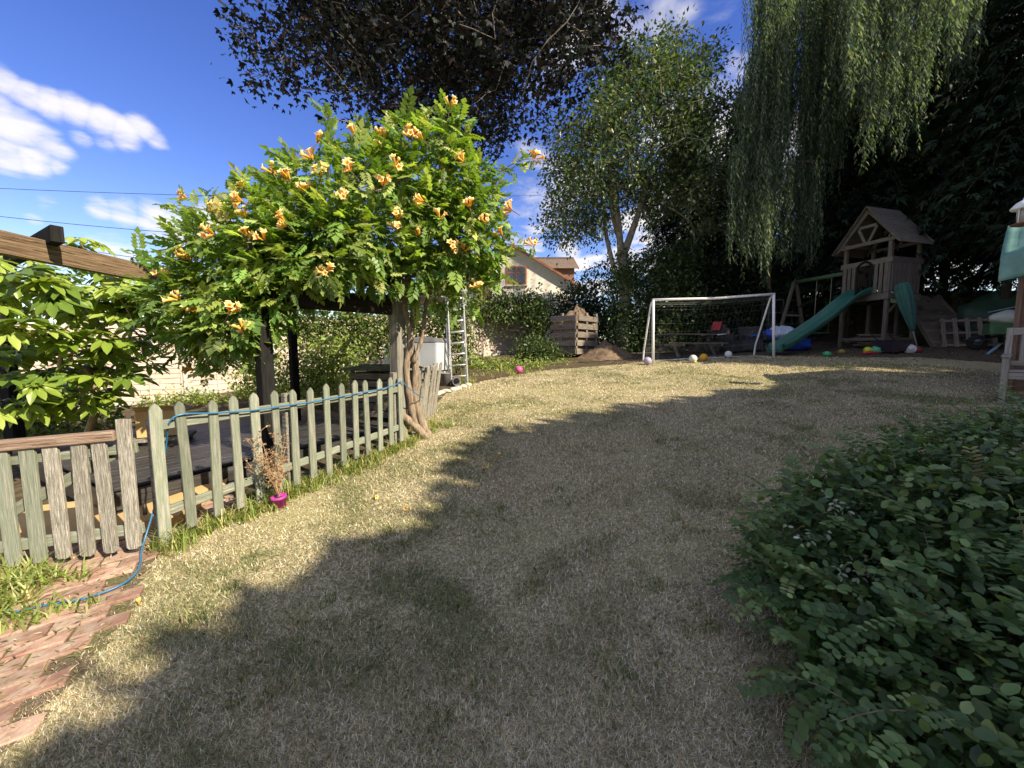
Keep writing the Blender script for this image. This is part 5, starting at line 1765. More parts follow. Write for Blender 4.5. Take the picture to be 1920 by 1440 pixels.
# ------------------------------------------------------------------ compost bay of pallets and soil heaps
PALLET = mat('grey_pallet_timber', (.12, .10, .085), (.27, .24, .205), rough=.9, scale=6, stretch=(.7, 9, 9), detail=8, spec=.1, bump=.6, vary=.2)
pb0 = on_ground(2.35, 14.7)
pbay = thing('compost_bay', 'compost bay built of grey pallet boards with soil heaped on top', 'compost bay', pb0, R(42))
for k in range(5):
    z = .16 + k * .30
    beam('board', (-.62 + .02 * k, -.62, z), (.62, -.62, z + rnd.gauss(0, .01)), .03, .19, PALLET, pbay)
    beam('board', (-.645, -.60, z), (-.645, .62, z + rnd.gauss(0, .01)), .03, .19, PALLET, pbay)
    beam('board', (.645, -.60, z), (.645, .62, z), .03, .19, PALLET, pbay)
    for x in (-.58, 0, .58):
        o = obj('block', box_mesh(.10, .09, .11, .006), PALLET, pbay, loc=(x, -.56, z + .15))
    o = obj('block', box_mesh(.09, .10, .11, .006), PALLET, pbay, loc=(-.58, .1, z + .15))


def mound(name, r, h, mtl, label, loc, seed, cat='heap', sc=(1, 1, 1), slope=False):
    V, F = [], []
    nr, na = 20, 56
    for i in range(nr + 1):
        q = i / nr
        for k in range(na):
            a = 2 * math.pi * k / na
            rr = r * q * (1 + .22 * math.sin(a * 2 + seed) + .12 * math.sin(a * 5 + seed * 2))
            x, y = rr * math.cos(a), rr * math.sin(a)
            z = h * (1 - q) ** 1.15 * (1 + .9 * (float(fbm(np.array(x * 3 + seed), np.array(y * 3), seed)) - .5)) - (.06 if i == nr else 0) + .12 * (float(fbm(np.array(x * 7), np.array(y * 7), seed + 3)) - .5)
            V.append((x * sc[0], y * sc[1], z * sc[2] + (.05 * x * sc[0] + .08 * y * sc[1] if slope else 0)))
    for i in range(nr):
        for k in range(na):
            F.append((i * na + k, i * na + (k + 1) % na, (i + 1) * na + (k + 1) % na, (i + 1) * na + k)[::-1])
    o = obj(name, MB().add(V, F).mesh(name, True), mtl, loc=loc)
    return tag(o, label, cat)


PALESOIL = mat('pale_dry_soil', (.13, .09, .06), (.24, .175, .12), rough=.95, scale=14, detail=9, spec=.05, bump=1.0, bump_scale=30)
mound('soil_heap', .62, .78, PALESOIL, 'cone of pale dry soil filling the pallet compost bay', pb0 + Vector((.1, .1, 1.22)), 1)
obj('fill', box_mesh(1.2, 1.1, 1.25, .02), PALESOIL, pbay, loc=(0, .02, .66))
mound('soil_heap', 1.25, .62, PALESOIL, 'long brown earth mound between the compost bay and the ivy trunk', on_ground(3.35, 14.0, -.03), 5, sc=(.95, 1.1, 1), slope=True)

# ------------------------------------------------------------------ football goal and balls
WHITEP = mat('white_plastic_pipe', (.70, .71, .74), (.78, .79, .81), rough=.4, scale=5, spec=.4)
NET = mat('net_cord', (.12, .14, .13), rough=.8)
gl = thing('football_goal', 'white plastic football goal with a fine net, set up on the lawn', 'football goal', on_ground(4.08, 11.15), tilt=(math.atan(.04), -math.atan(.05), R(1.5)))
GW, GH = 3.5, 1.83
tube('goalpost', [(0, 0, -.02), (0, 0, GH * .5), (.01, 0, GH)], .036, WHITEP, gl, 12)
tube('goalpost', [(GW + .04, 0, -.02), (GW, 0, GH * .5), (GW - .03, 0, GH)], .036, WHITEP, gl, 12)
tube('crossbar', [(-.02, 0, GH), (GW * .25, 0, GH - .02), (GW * .5, 0, GH - .045), (GW * .75, 0, GH - .02), (GW, 0, GH)], .034, WHITEP, gl, 12)
prof = [(0, GH - .03), (.13, GH - .10), (.22, GH - .26), (.66, .55), (.74, .36), (.80, .02)]
for x in (.0, GW - .02):
    tube('side_stay', smooth_path([(x, y, z) for y, z in prof], 4), .026, WHITEP, gl, 10)
    tube('ground_bar', [(x, .03, .0), (x, .8, .02)], .026, WHITEP, gl, 10)
tube('rear_bar', [(.02, .80, .02), (GW * .5, .80, .03), (GW - .04, .80, .02)], .028, WHITEP, gl, 10)
m = MB()
pr = smooth_path([Vector((0, y, z)) for y, z in prof], 5)
for i in range(31):
    x = GW * i / 30
    sg = .05 * math.sin(math.pi * i / 30)
    m.tube([Vector((x + .02 * math.sin(k * .7 + i), p.y + sg * math.sin(math.pi * k / (len(pr) - 1)), p.z - sg)) for k, p in enumerate(pr[::2])], .0019, 3, False)
for p in pr[1::1]:
    m.tube([Vector((GW * i / 12, p.y + .05 * math.sin(math.pi * i / 12), p.z - .06 * math.sin(math.pi * i / 12))) for i in range(13)], .0019, 3, False)
for x in (0, GW - .02):
    for k in range(1, 13):
        z = GH * k / 13
        yy = np.interp(z, [q[1] for q in prof[::-1]], [q[0] for q in prof[::-1]])
        m.tube([(x, 0, z), (x, float(yy), z - .03)], .0019, 3, False)
    for k in range(1, 6):
        y = .8 * k / 6
        zz = np.interp(y, [q[0] for q in prof], [q[1] for q in prof])
        m.tube([(x, y, 0), (x, y, float(zz))], .0019, 3, False)
obj('net', m.mesh('net'), NET, gl)


def ball_material(name, c1, c2, scale=7.0):
    """panelled ball: patches with darker seams"""
    mt = bpy.data.materials.new(name); mt.use_nodes = True
    N, L = mt.node_tree.nodes, mt.node_tree.links
    p = N['Principled BSDF']; p.inputs['Roughness'].default_value = .45
    tc = N.new('ShaderNodeTexCoord'); vo = N.new('ShaderNodeTexVoronoi'); vo.inputs['Scale'].default_value = scale
    L.new(tc.outputs['Object'], vo.inputs['Vector'])
    sp_ = N.new('ShaderNodeSeparateColor'); L.new(vo.outputs['Color'], sp_.inputs[0])
    gt = N.new('ShaderNodeMath'); gt.operation = 'GREATER_THAN'; gt.inputs[1].default_value = .66; L.new(sp_.outputs[0], gt.inputs[0])
    mx = N.new('ShaderNodeMix'); mx.data_type = 'RGBA'; mx.inputs['A'].default_value = (*c1, 1); mx.inputs['B'].default_value = (*c2, 1)
    L.new(gt.outputs[0], mx.inputs['Factor']); L.new(mx.outputs['Result'], p.inputs['Base Color'])
    return mt


def ball_mesh(r):
    import bmesh
    bm = bmesh.new(); bmesh.ops.create_icosphere(bm, subdivisions=3, radius=r)
    me = bpy.data.meshes.new('ball'); bm.to_mesh(me); bm.free()
    me.polygons.foreach_set('use_smooth', [True] * len(me.polygons))
    return me


def gpx(u, v):
    d = pix_dir(u, v)
    t = EYE / (.05 * d.x + .08 * d.y - d.z)
    return d.x * t, d.y * t


for (u, v, r, c1, c2, lab) in [(1214, 684, .115, (.35, .30, .42), (.6, .58, .62), 'purple and white football against the goalpost foot'), (1299, 680, .115, (.52, .52, .50), (.4, .4, .39), 'grey-white football on the goal line'),
                               (1319, 677, .115, (.62, .33, .03), (.5, .24, .02), 'orange football on the goal line'), (1365, 668, .11, (.72, .72, .74), (.05, .05, .07), 'black and white football inside the goal'),
                               (1303, 681, .036, (.55, .62, .1), (.5, .56, .08), 'little yellow tennis ball before the grey-white football'), (973, 700, .105, (.62, .08, .25), (.75, .6, .68), 'pink and white ball at the lawn edge by the ivy')]:
    x, y = gpx(u, v)
    if 'inside the goal' in lab:
        y, x = 11.75, x * 11.75 / y
    o = obj('ball', ball_mesh(r), ball_material('ball_' + lab.split()[0] + str(u), c1, c2, .9 / r if r > .05 else 2), loc=on_ground(x, y, r - .004), rot=(rnd.random() * 3, rnd.random() * 3, 0))
    tag(o, lab, 'ball', 'balls on the lawn')

# ------------------------------------------------------------------ picnic table and seats behind the goal
PICNIC = mat('picnic_timber', (.13, .11, .085), (.25, .215, .17), rough=.85, scale=6, stretch=(.7, 9, 9), detail=8, spec=.12, bump=.5, vary=.12)
pt0 = on_ground(4.98, 13.0)
pt_ = thing('picnic_table', 'brown timber picnic table with fixed benches behind the goal', 'picnic table', pt0, R(10))
for k in range(5):
    beam('table_board', (0, -.32 + k * .148, .74), (1.9, -.32 + k * .148, .74), .138, .036, PICNIC, pt_)
for y in (-.76, -.62, .62, .76):
    beam('bench_board', (0, y, .44), (1.9, y, .44), .13, .036, PICNIC, pt_)
for x in (.28, 1.62):
    beam('leg', (x, -.62, -.02), (x, -.10, .72), .04, .09, PICNIC, pt_, up=(1, 0, 0))
    beam('leg', (x, .62, -.02), (x, .10, .72), .04, .09, PICNIC, pt_, up=(1, 0, 0))
    beam('cross_beam', (x + .045, -.84, .385), (x + .045, .84, .385), .04, .085, PICNIC, pt_)
    beam('cross_beam', (x + .045, -.36, .69), (x + .045, .36, .69), .04, .07, PICNIC, pt_)

WICKER = mat('dark_wicker', (.022, .02, .024), (.055, .05, .055), rough=.6, scale=60, stretch=(1, 1, 3), detail=2, bump=.8)
REDC = mat('red_cloth', (.28, .025, .03), (.36, .05, .05), rough=.85, scale=6)


def armchair(label, x, y, rz, cushion=None):
    o = thing('garden_armchair', label, 'chair', on_ground(x, y), rz, 'wicker armchairs behind the goal')
    obj('seat', box_mesh(.62, .58, .34, .03), WICKER, o, loc=(0, 0, .22))
    obj('backrest', box_mesh(.66, .10, .52, .03), WICKER, o, M=Matrix.Translation((0, .32, .60)) @ Matrix.Rotation(-.15, 4, 'X'))
    for s in (-1, 1):
        obj('arm', box_mesh(.10, .62, .24, .03), WICKER, o, loc=(s * .34, -.01, .50))
        beam('leg', (s * .28, -.24, 0), (s * .28, -.24, .06), .05, .05, WICKER, o)
        beam('leg', (s * .28, .24, 0), (s * .28, .24, .06), .05, .05, WICKER, o)
    if cushion:
        obj('cushion', box_mesh(.5, .14, .42, .06), cushion, o, M=Matrix.Translation((0, .22, .80)) @ Matrix.Rotation(-.25, 4, 'X'))
    return o


armchair('dark wicker armchair beside the end of the slide', 8.0, 13.0, R(-20))
armchair('dark wicker armchair with its back to the picnic table end', 7.35, 13.0, R(25))
o = thing('folding_chair', 'folding chair with white arms and a red cloth over its back', 'chair', on_ground(6.75, 12.9), R(-60))
for s in (-1, 1):
    beam('leg', (s * .25, -.22, 0), (s * .25, .16, .98), .03, .022, WICKER, o)
    beam('leg', (s * .25, .24, 0), (s * .25, -.16, .62), .03, .022, WICKER, o)
    beam('armrest', (s * .28, -.3, .63), (s * .28, .12, .66), .05, .028, WHITEP, o)
beam('seat', (-.24, -.02, .42), (.24, -.02, .42), .40, .025, WICKER, o)
beam('backrest', (-.24, .13, .80), (.24, .13, .80), .025, .36, WICKER, o)
obj('cloth', sagging_sheet(.3, .3, .02, .08, 9), REDC, o, M=Matrix.Translation((0, .1, .92)) @ Matrix.Rotation(1.25, 4, 'X'))

# metal rack with thin bars behind the chairs
RACK = mat('grey_rack_metal', (.10, .11, .12), (.15, .16, .17), rough=.5, metal=.4)
rk = thing('metal_rack', 'thin grey metal rack standing in the shade behind the blue bundle', 'rack', on_ground(10.0, 15.2), R(-8))
for x in (0, .5, 1.1):
    tube('upright', [(x, 0, 0), (x, 0, 1.75)], .018, RACK, rk, 6)
    tube('upright', [(x, .5, 0), (x, .5, 1.75)], .018, RACK, rk, 6)
for z in (.35, .8, 1.25, 1.73):
    tube('bar', [(0, 0, z), (1.1, 0, z)], .014, RACK, rk, 6)
    tube('bar', [(0, .5, z), (1.1, .5, z)], .014, RACK, rk, 6)
    beam('shelf', (.02, .25, z - .02), (1.08, .25, z - .02), .46, .012, RACK, rk)

# blue and white bundle
def lump(r, sc, seed, amp=.25, f=2.2):
    V, F = [], []
    nu, nv = 26, 14
    from mathutils import noise as mn
    for j in range(nv + 1):
        t = math.pi * j / nv
        for i in range(nu):
            p = 2 * math.pi * i / nu
            d = Vector((math.sin(t) * math.cos(p), math.sin(t) * math.sin(p), math.cos(t)))
            q = 1 + amp * mn.noise(d * f + Vector((seed, 0, 0))) + amp * .5 * mn.noise(d * f * 2.7 + Vector((0, seed, 0)))
            z = d.z * sc[2] * r * q
            V.append((d.x * sc[0] * r * q, d.y * sc[1] * r * q, max(z, -sc[2] * r * .75)))
    for j in range(nv):
        for i in range(nu):
            F.append((j * nu + i, (j + 1) * nu + i, (j + 1) * nu + (i + 1) % nu, j * nu + (i + 1) % nu))
    return MB().add(V, F).mesh('lump', True)


BLUET = mat('blue_tarpaulin', (.01, .06, .42), (.02, .10, .55), rough=.4, scale=5, spec=.4, bump=.2)
PALEBLUE = mat('pale_blue_tarpaulin', (.30, .38, .52), (.55, .62, .70), rough=.45, scale=6, stretch=(5, 1, 1), lo=.4, hi=.6, spec=.4)
o = thing('tarpaulin_bundle', 'crumpled blue and pale blue tarpaulin bundle behind the slide', 'bundle', on_ground(9.0, 12.9), R(-15))
obj('lower_fold', lump(.5, (1.15, .7, .55), 4), BLUET, o, loc=(.25, 0, .22))
obj('upper_fold', lump(.42, (1.0, .7, .6), 7), PALEBLUE, o, loc=(-.05, 0, .58))
obj('side_fold', lump(.26, (.9, .8, .7), 9), BLUET, o, loc=(-.42, -.05, .52))
tube('rope', smooth_path([(-.5, 0, .5), (-.8, -.05, .52), (-1.0, -.08, .48)], 4), .03, BLUET, o)

# ------------------------------------------------------------------ play tower
PLAY = mat('greyed_play_timber', (.10, .086, .073), (.19, .168, .145), rough=.85, scale=6, stretch=(.7, 9, 9), detail=8, spec=.12, bump=.5, vary=.12)
SLIDE = mat('green_slide_plastic', (.022, .13, .10), (.03, .155, .12), rough=.35, scale=3, spec=.45)
GREENBEAM = mat('green_swing_beam', (.05, .10, .06), (.08, .14, .08), rough=.7, scale=5)
PN = on_ground(11.3, 11.8)
pw = thing('play_tower', 'timber play tower with gabled roof, green slide, swing arm and climbing ramp', 'play tower', PN, math.atan2(.26, .97))
T = 1.22
for (x, y) in ((0, 0), (0, T), (T, 0), (T, T)):
    beam('post', (x, y, -.25), (x, y, 3.42), .095, .095, PLAY, pw)
for k in range(9):
    beam('deck_board', (-.04, .07 + k * .136, 1.72), (T + .04, .07 + k * .136, 1.72), .128, .03, PLAY, pw)
for y in (-.062, T + .062):
    beam('deck_rim', (-.10, y, 1.62), (T + .1, y, 1.62), .028, .19, PLAY, pw)
for x in (-.064, T + .064):
    beam('deck_rim', (x, -.04, 1.62), (x, T + .04, 1.62), .028, .19, PLAY, pw)
beam('top_rail', (-.062, -.1, 2.70), (-.062, T + .1, 2.70), .03, .16, PLAY, pw)
beam('top_rail', (-.04, -.066, 2.70), (T + .1, -.066, 2.70), .03, .16, PLAY, pw)
beam('top_rail', (-.04, T + .066, 2.70), (T + .1, T + .066, 2.70), .03, .16, PLAY, pw)
for y in (.04, .17, .30, .92, 1.05, 1.18):
    beam('slat', (-.064, y, 1.74), (-.064, y, 2.62), .022, .095, PLAY, pw, up=(0, 1, 0))
for k in range(9):
    x = .06 + k * .138
    beam('slat', (x, -.066, 1.74), (x, -.066, 2.62), .108, .022, PLAY, pw, up=(0, 1, 0))
    beam('slat', (x, T + .066, 1.74), (x, T + .066, 2.62), .108, .022, PLAY, pw, up=(0, 1, 0))
# arched entrance above the slide
ap_ = [(-.088, .42 + .38 * (i / 12), 2.62 + .12 * math.sin(math.pi * i / 12)) for i in range(13)]
tube('arch', ap_, .035, POSTWOOD, pw, 6)
for y in (.42, .80):
    beam('arch_side', (-.086, y, 1.74), (-.086, y, 2.63), .03, .06, POSTWOOD, pw, up=(0, 1, 0))
for y in (0, T):
    beam('eave_beam', (-.12, y, 3.36), (T + .12, y, 3.36), .05, .10, PLAY, pw)
for x in (-.075, T + .075):
    beam('tie_beam', (x, -.22, 3.30), (x, T + .22, 3.30), .035, .11, PLAY, pw)
    beam('gable_rafter', (x, -.26, 3.20), (x, T / 2, 4.30), .04, .11, PLAY, pw)
    beam('gable_rafter', (x, T + .26, 3.20), (x, T / 2, 4.30), .04, .11, PLAY, pw)
    beam('collar', (x, T / 2 - .24, 3.82), (x, T / 2 + .24, 3.82), .035, .09, PLAY, pw)
    for s in (-1, 1):
        beam('truss_strut', (x, T / 2 + s * .05, 3.34), (x, T / 2 + s * .25, 3.79), .032, .075, PLAY, pw)
for s in (-1, 1):
    for k in range(8):
        t0_, t1_ = k / 8, (k + 1) / 8
        y0_, z0_ = T / 2 + s * (.92 * (1 - (t0_ + t1_) / 2)), 3.14 + 1.27 * ((t0_ + t1_) / 2)
        M = frame_matrix((-.22, y0_, z0_), (T + .02, y0_, z0_), up=(0, s * 1.2, .85))
        obj('roof_board', box_mesh(T + .24, .205, .022, .003), PLAY, pw, M)
beam('low_rail', (-.02, .05, .34), (-.02, T - .05, .34), .035, .09, PLAY, pw)
beam('low_rail', (.05, -.02, .34), (T - .05, -.02, .34), .035, .09, PLAY, pw)
beam('knee_brace', (.02, -.05, 1.15), (.45, -.05, 1.52), .04, .07, PLAY, pw)
beam('sign_plate', (.0, -.09, 1.47), (.30, -.09, 1.47), .015, .12, SLIDE, pw)

# slide: wavy chute swept from the deck to the ground
sx0, sxe = -.05, -3.28
ze = float(G(PN.x - 3.2, PN.y - .1)) - PN.z
sec = [(-.29, .17), (-.27, .185), (-.25, .17), (-.225, .03), (-.19, .0), (-.09, -.008), (-.07, .012), (-.05, -.008), (.05, -.008), (.07, .012), (.09, -.008), (.19, .0), (.225, .03), (.25, .17), (.27, .185), (.29, .17), (.28, .12), (.25, -.02), (.2, -.05), (-.2, -.05), (-.25, -.02), (-.28, .12)]
V, F = [], []
ns = 36
for i in range(ns + 1):
    t = i / ns
    x = sx0 + (sxe - sx0) * t
    s3 = t * t * (3 - 2 * t)
    z = (1.74) * (1 - (.55 * t + .45 * s3)) + (ze + .16) * (.55 * t + .45 * s3) + .055 * math.sin(t * 2 * math.pi * 1.5 + .3) * (1 - t) * 1.2
    y = .61 + .16 * t
    for (a, b) in sec:
        V.append((x, y + a, z + b))
k_ = len(sec)
for i in range(ns):
    for j in range(k_):
        F.append((i * k_ + j, i * k_ + (j + 1) % k_, (i + 1) * k_ + (j + 1) % k_, (i + 1) * k_ + j))
F.append(tuple(range(k_)))
F.append(tuple(ns * k_ + j for j in range(k_ - 1, -1, -1)))
obj('slide', MB().add(V, F).mesh('slide', True), SLIDE, pw)

# swing arm
by = T + 1.75
tube('swing_beam', [(.05, T - .05, 2.52), (.05, by + .1, 2.52)], .07, GREENBEAM, pw, 10)
zz = float(G(PN.x - .26 * by, PN.y + .97 * by)) - PN.z
for s in (-1, 1):
    beam('swing_leg', (.05 + s * .75, by + .02, zz - .1), (.05 + s * .06, by, 2.50), .085, .085, PLAY, pw)
beam('swing_crosspiece', (-.35, by + .01, 1.3), (.45, by + .01, 1.3), .04, .08, PLAY, pw)
ROPE = mat('grey_rope', (.2, .18, .14), (.28, .25, .2), rough=.9)
for y in (T + .45, T + .95):
    tube('rope', [(.05, y, 2.46), (.05, y, .62)], .012, ROPE, pw, 6)
beam('swing_seat', (.05, T + .40, .60), (.05, T + 1.0, .60), .18, .03, SLIDE, pw)

# climbing ramp of boards
def lw(p):
    c, s = .9659, .2588
    d = Vector(p) - PN
    return Vector((d.x * c + d.y * s, -d.x * s + d.y * c, d.z))


TL, TR = lw((12.95, 13.0, 3.30)), lw((14.1, 13.0, 3.30))
BL, BR = lw(on_ground(12.75, 11.70)), lw(on_ground(14.15, 11.68))
RAMP = mat('dull_ramp_timber', (.10, .085, .068), (.20, .17, .135), rough=.9, scale=6, stretch=(.7, 9, 9), detail=8, spec=.1, bump=.5, vary=.18)
for k in range(15):
    t = (k + .5) / 15
    a, b = BL.lerp(TL, t), BR.lerp(TR, t)
    beam('ramp_board', a, b, .022, (TL - BL).length / 15 - .008, RAMP, pw, up=(TL - BL))
for (a, b) in ((BL, TL), (BR, TR)):
    n_ = Vector((0, 0, .05))
    beam('ramp_side', a - Vector((0, 0, .02)) + n_ * .2, b + n_ * .2, .05, .13, PLAY, pw)
for (a, b) in ((TL, .0), (TR, .0)):
    beam('ramp_post', (a.x, a.y + .1, float(G(14, 13)) - PN.z - .2), (a.x, a.y + .1, a.z - .05), .09, .09, PLAY, pw)
for k in range(6):
    t, u_ = (.2, .35, .5, .62, .75, .88)[k], (.3, .7, .35, .65, .3, .6)[k]
    p = BL.lerp(TL, t).lerp(BR.lerp(TR, t), u_)
    obj('climbing_hold', lump(.06, (1, .8, .7), k), PLAY, pw, loc=p + Vector((0, -.03, .02)))
beam('bridge_beam', (T, T + .0, 1.60), (TL.x, TL.y + .05, 1.60), .05, .14, PLAY, pw)

# planks and odd timber stored beneath the tower
PLANK = mat('stored_planks', (.14, .12, .10), (.30, .27, .23), rough=.9, scale=6, stretch=(.7, 9, 9), vary=.3)
for k in range(9):
    q = on_ground(11.75 + rnd.gauss(0, .08), 12.6 + rnd.gauss(0, .12), .05 + .045 * k)
    o = obj('stored_plank', box_mesh(1.0 + .1 * (k % 4), .15, .036, .003), PLANK if k % 3 else PLAY, loc=q, rot=(rnd.gauss(0, .02), rnd.gauss(0, .02), R(10 + rnd.gauss(0, 9))))
    tag(o, 'loose weathered plank in the pile stored beneath the play tower', 'plank', 'planks stored under the play tower')

# closed green parasol leaning on the tower
PARA = mat('green_canvas', (.03, .10, .09), (.05, .145, .125), rough=.8, scale=7, stretch=(6, 6, .6), detail=6, spec=.15, bump=.3)
pa, pe = on_ground(11.75, 11.20), W(1690, 532, 11.45)
ax = (pe - pa)
pz = thing('parasol', 'closed dark green parasol leaning point-down against the play tower', 'parasol', pa, tilt=tuple(ax.to_track_quat('Z', 'Y').to_euler()))
Lp = ax.length
obj('pole', MB().tube([(0, 0, 0), (0, 0, Lp - .1)], .019, 10).mesh('pole', True), ALU, pz)
obj('canopy', MB().lathe([(.03, .58), (.06, .64), (.10, .9), (.155, 1.3), (.18, 1.65), (.165, Lp - .12), (.14, Lp), (.05, Lp + .02)], 32, wob=lambda k, z: 1 + .16 * math.sin(k * math.pi / 2) * (1 if z < Lp - .05 else .5)).mesh('canopy', True), PARA, pz)

# dark toy barrow and plastic toys lying about
PURPLE = mat('dark_purple_plastic', (.025, .02, .04), (.04, .03, .055), rough=.45, spec=.4)
o = thing('toy_barrow', 'dark purple plastic tub barrow resting under the parasol', 'barrow', on_ground(10.75, 10.95), R(12))
V = []
for (sx_, sy_, z) in ((.27, .20, .06), (.38, .28, .36), (.40, .30, .37), (.36, .26, .36), (.25, .18, .10)):
    V += [(-sx_, -sy_, z), (sx_, -sy_ * .8, z), (sx_, sy_ * .8, z), (-sx_, sy_, z)]
F = [(3, 2, 1, 0)]
for i in range(4):
    for k in range(4):
        F.append((i * 4 + k, i * 4 + (k + 1) % 4, (i + 1) * 4 + (k + 1) % 4, (i + 1) * 4 + k))
F.append((16, 17, 18, 19))
obj('tub', MB().add(V, F).mesh('tub'), PURPLE, o)
for s in (-1, 1):
    tube('handle', smooth_path([(.3, s * .16, .12), (-.2, s * .2, .34), (-.6, s * .22, .62)], 4), .018, PURPLE, o)
    tube('foot', [(-.22, s * .18, .1), (-.25, s * .2, 0)], .016, PURPLE, o)
tube('wheel', [(.42, -.04, .10), (.42, .04, .10)], .10, POSTWOOD, o, 16)
for (x, y, r, cc, lab, sc) in [(9.0, 11.05, .10, (.03, .33, .14), 'bright green plastic ball on the bark beside the slide end', (1, 1, .8)), (9.75, 11.45, .09, (.30, .22, .05), 'dull brown ball lying on the bark under the slide', (1, 1, .8)),
                               (10.15, 10.95, .13, (.40, .03, .05), 'flat red plastic toy on the bark before the tower', (1.7, .8, .4)), (10.45, 11.1, .13, (.10, .42, .22), 'mint green toy cup beside the yellow one', (1, 1, .95)),
                               (10.32, 11.22, .12, (.50, .50, .04), 'yellow toy cup beside the mint green one', (.9, .9, .9)), (11.35, 10.85, .11, (.28, .02, .05), 'dark red toy by the parasol foot', (1, .8, .8))]:
    o = obj('plastic_toy', lump(r, sc, x, .22, 3.0), mat('toy_%d' % int(x * 100), cc, tuple(min(1, q * 1.3) for q in cc), rough=.4, scale=6, spec=.4), loc=on_ground(x, y, r * sc[2] * .72))
    tag(o, lab, 'toy', 'plastic toys round the play tower')
o = thing('plastic_bowl', 'white round plastic bowl tipped on its side by the barrow', 'bowl', on_ground(11.15, 10.85, .11), tilt=(R(72), 0, R(-38)))
obj('body', MB().lathe([(.04, .09), (.09, .06), (.135, 0), (.14, -.005), (.135, .012), (.085, .075), (.03, .10)], 24).mesh('body', True), WHITEP, o)
obj('foot_ring', MB().lathe([(.05, .10), (.055, .115), (.04, .115)], 20).mesh('foot_ring', True), WHITEP, o)
o = tube('blue_pole', [on_ground(12.0, 9.75, .03), on_ground(12.95, 10.3, .18)], .03, mat('blue_pipe', (.12, .26, .45), (.2, .36, .58), rough=.4), None, 10)
tag(o, 'pale blue plastic pole lying on the bark by the barrow wheel', 'pole')

# wheelbarrow with a tubular frame, pallets and a green sheet beyond it
TYRE = mat('black_rubber', (.012, .012, .012), (.025, .025, .025), rough=.8)
wb = thing('wheelbarrow', 'wheelbarrow with black tubular frame, fat tyre and a white sack in its tray', 'wheelbarrow', on_ground(12.9, 10.75), R(-35))
wl_ = obj('wheel', MB().lathe([(.09, -.05), (.17, -.055), (.205, -.03), (.215, 0), (.205, .03), (.17, .055), (.09, .05)], 26).mesh('wheel', True), TYRE, wb, M=Matrix.Translation((0, 0, .21)) @ Matrix.Rotation(math.pi / 2, 4, 'X'))
obj('rim', MB().lathe([(.02, -.06), (.088, -.05), (.088, .05), (.02, .06)], 18).mesh('rim', True), RACK, wl_)
FR = mat('black_tube', (.015, .015, .017), rough=.45, spec=.4)
for s in (-1, 1):
    tube('frame_tube', smooth_path([(-.02, s * .10, .21), (.3, s * .16, .36), (.9, s * .26, .62), (1.4, s * .29, .70)], 5), .018, FR, wb, 8)
    tube('leg', smooth_path([(.45, s * .2, .42), (.75, s * .22, .1), (.9, s * .23, .02), (1.0, s * .24, .3), (1.1, s * .26, .66)], 5), .016, FR, wb, 8)
tube('front_hoop', smooth_path([(-.02, -.10, .21), (-.27, -.10, .28), (-.3, 0, .3), (-.27, .10, .28), (-.02, .10, .21)], 4), .016, FR, wb, 8)
obj('tray', rounded_box(.85, .56, .42, .72, .08, taper=1.0), mat('green_tray', (.05, .13, .06), (.08, .17, .08), rough=.6), wb, loc=(.55, 0, 0))
obj('sack', lump(.36, (1.05, .75, .55), 12, .18), mat('white_sack', (.42, .47, .42), (.58, .62, .57), rough=.6, scale=30, stretch=(1, 1, 1)), wb, loc=(.55, 0, .86))
for i, (x, y, rz, lean) in enumerate([(13.4, 11.35, -35, .5), (14.3, 11.2, -40, .45)]):
    o = thing('pallet', ['grey pallet leaning behind the wheelbarrow beside the ramp', 'grey pallet leaning under the green sheet'][i], 'pallet', on_ground(x, y), tilt=(R(-28), 0, R(rz)))
    for k in range(5):
        beam('board', (-.5 + k * .25, -.03, 0), (-.5 + k * .25, -.03, 1.0), .10, .02, PALLET, o, up=(0, 1, 0))
    for h in (.08, .5, .92):
        beam('bearer', (-.56, .03, h), (.56, .03, h), .09, .08, PALLET, o)
o = thing('green_sheet', 'dark green sheet draped over a heap behind the wheelbarrow', 'sheet', on_ground(15.0, 11.9))
obj('cover', lump(.9, (1.3, .8, .9), 21, .2), mat('dark_green_sheet', (.02, .055, .035), (.035, .08, .05), rough=.5, scale=4, bump=.3), o, loc=(0, 0, .75))
tube('hem', smooth_path([(-1.1, -.5, .9), (-.5, -.72, 1.05), (.2, -.74, 1.1), (.9, -.55, 1.0)], 5), .015, PALEBLUE, o, 6)

# ------------------------------------------------------------------ timber cabin, bench and green tarpaulin
CLAD = mat('red_brown_cladding', (.14, .085, .065), (.24, .155, .12), rough=.8, scale=6, stretch=(.6, 10, 10), detail=8, spec=.15, bump=.4, vary=.14)
C0 = on_ground(7.72, 5.95)
cw = thing('timber_cabin', 'small garden cabin clad in red-brown horizontal boards', 'cabin', C0, math.atan2(-.8, .6))
WL, WD, WH = 2.6, 2.0, 2.02
for k in range(14):
    z = .075 + k * .145
    for (a, b, sgn) in (((0, 0), (WL, 0), -1), ((WL, WD), (0, WD), 1)):
        beam('cladding_board', (a[0], a[1] + .0, z), (b[0], b[1], z), .02, .15, CLAD, cw, roll=.06)
    for x in (.0, WL):
        beam('cladding_board', (x + (.012 if x == 0 else -.012), .02, z), (x + (.012 if x == 0 else -.012), WD - .02, z), .018, .15, CLAD, cw)
for (x, y) in ((0, 0), (WL, 0), (0, WD), (WL, WD)):
    beam('corner_trim', (x + (-.006 if x == 0 else .006), y + (-.012 if y == 0 else .012), -.05), (x + (-.006 if x == 0 else .006), y + (-.012 if y == 0 else .012), WH + .06), .06, .06, CLAD, cw)
